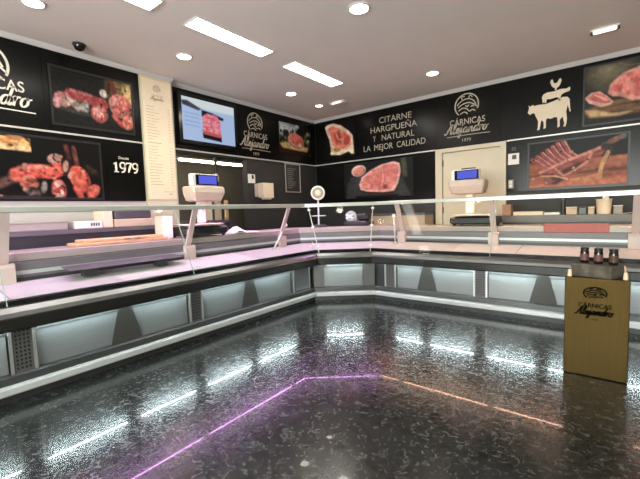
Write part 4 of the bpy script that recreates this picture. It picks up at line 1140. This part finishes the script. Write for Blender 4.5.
# shallow white emergency lamp by the corner, tube fitting at the right
x, y = mp(1.115, -.892)
t = thing('emergency_light', 'small pale lamp housing on the ceiling between the corner and the slogan', 'emergency light', (x, y, ZC-.04))
recalc(MB().loft([[(x-.16, y-.05, ZC-.001), (x+.16, y-.05, ZC-.001), (x+.16, y+.05, ZC-.001), (x-.16, y+.05, ZC-.001)], [(x-.10, y-.04, ZC-.045), (x+.12, y-.04, ZC-.03), (x+.12, y+.04, ZC-.03), (x-.10, y+.04, ZC-.045)]]).build('housing', M['white_plastic'], t))
MB().box(x-.08, x+.08, y-.052, y-.0455, ZC-.03, ZC-.01).build('lens', M['emergency'], t)
x, y = mp(4.618, -1.06)
t = thing('emergency_light', 'slim glowing lamp with dark end clips on the ceiling above the beef photo', 'emergency light', (x, y, ZC-.03))
MB().box(x-.125, x+.125, y-.035, y+.035, ZC-.012, ZC-.0005).build('plate', M['white_plastic'], t)
MB().bbox(x-.10, x+.10, y-.03, y+.03, ZC-.035, ZC-.0125, .008).build('tube', M['emergency'], t)
for s in (-1, 1): MB().bbox(x+s*.115-.012, x+s*.115+.012, y-.03, y+.03, ZC-.035, ZC-.0125, .004).build('clip', M['steel_grey'], t)
x, y = mp(.354, -4.439)
t = thing('security_camera', 'small dark dome security camera on the ceiling above the sausage photo', 'camera', (x, y, ZC-.06))
MB().lathe((x, y, ZC-.001), [(.062, 0), (.064, -.012), (.056, -.02)], 24).build('base', M['steel_dark'], t, True)
MB().lathe((x, y, ZC-.0205), [(.054, 0), (.050, -.02), (.036, -.038), (.015, -.048), (.002, -.05)], 24).build('dome', M['black_gloss'], t, True)

# ================================================================== ADDED FILL LIGHT OUTSIDE, WORLD, CAMERA
ld = bpy.data.lights.new('fill_light', 'AREA'); ld.shape = 'RECTANGLE'; ld.size = 4.4; ld.size_y = 1.8; ld.energy = 520; ld.color = (1, .97, .93)  # invented area light behind the added window, brightens the ceiling
lo = bpy.data.objects.new('fill_light', ld); COL.objects.link(lo); lo.location = (4.3, YF-.4, 1.6); lo.rotation_euler = (math.radians(90), 0, 0)
w = bpy.data.worlds.new('World'); sc.world = w; w.use_nodes = True
w.node_tree.nodes['Background'].inputs[0].default_value = (.75, .85, 1, 1); w.node_tree.nodes['Background'].inputs[1].default_value = .5

cd = bpy.data.cameras.new('camera'); cam = bpy.data.objects.new('camera', cd); COL.objects.link(cam)
cd.sensor_fit = 'HORIZONTAL'; cd.sensor_width = 36; cd.lens = 366.848/640*36; cd.clip_start = .05
yaw, pit, rol = -.6661, -.0772, -.0322
F0 = Vector((math.sin(yaw), math.cos(yaw), 0)); R0 = Vector((math.cos(yaw), -math.sin(yaw), 0)); U0 = Vector((0, 0, 1))
F = F0*math.cos(pit)+U0*math.sin(pit); U = -F0*math.sin(pit)+U0*math.cos(pit)
R = R0*math.cos(rol)+U*math.sin(rol); U2 = -R0*math.sin(rol)+U*math.cos(rol)
mw = Matrix((R, U2, -F)).transposed().to_4x4(); mw.translation = Vector((4.684, -6.036, 1.2))
cam.matrix_world = mw
sc.camera = cam
sc.view_settings.view_transform = 'Standard'; sc.view_settings.look = 'None'
sc.view_settings.exposure = 0.16; sc.view_settings.gamma = 1; sc.view_settings.use_curve_mapping = False
sc.cycles.max_bounces = 10; sc.cycles.transparent_max_bounces = 16; sc.cycles.diffuse_bounces = 5; sc.cycles.glossy_bounces = 5
sc.cycles.sample_clamp_indirect = 8; sc.cycles.use_denoising = True; sc.cycles.caustics_reflective = False; sc.cycles.caustics_refractive = False
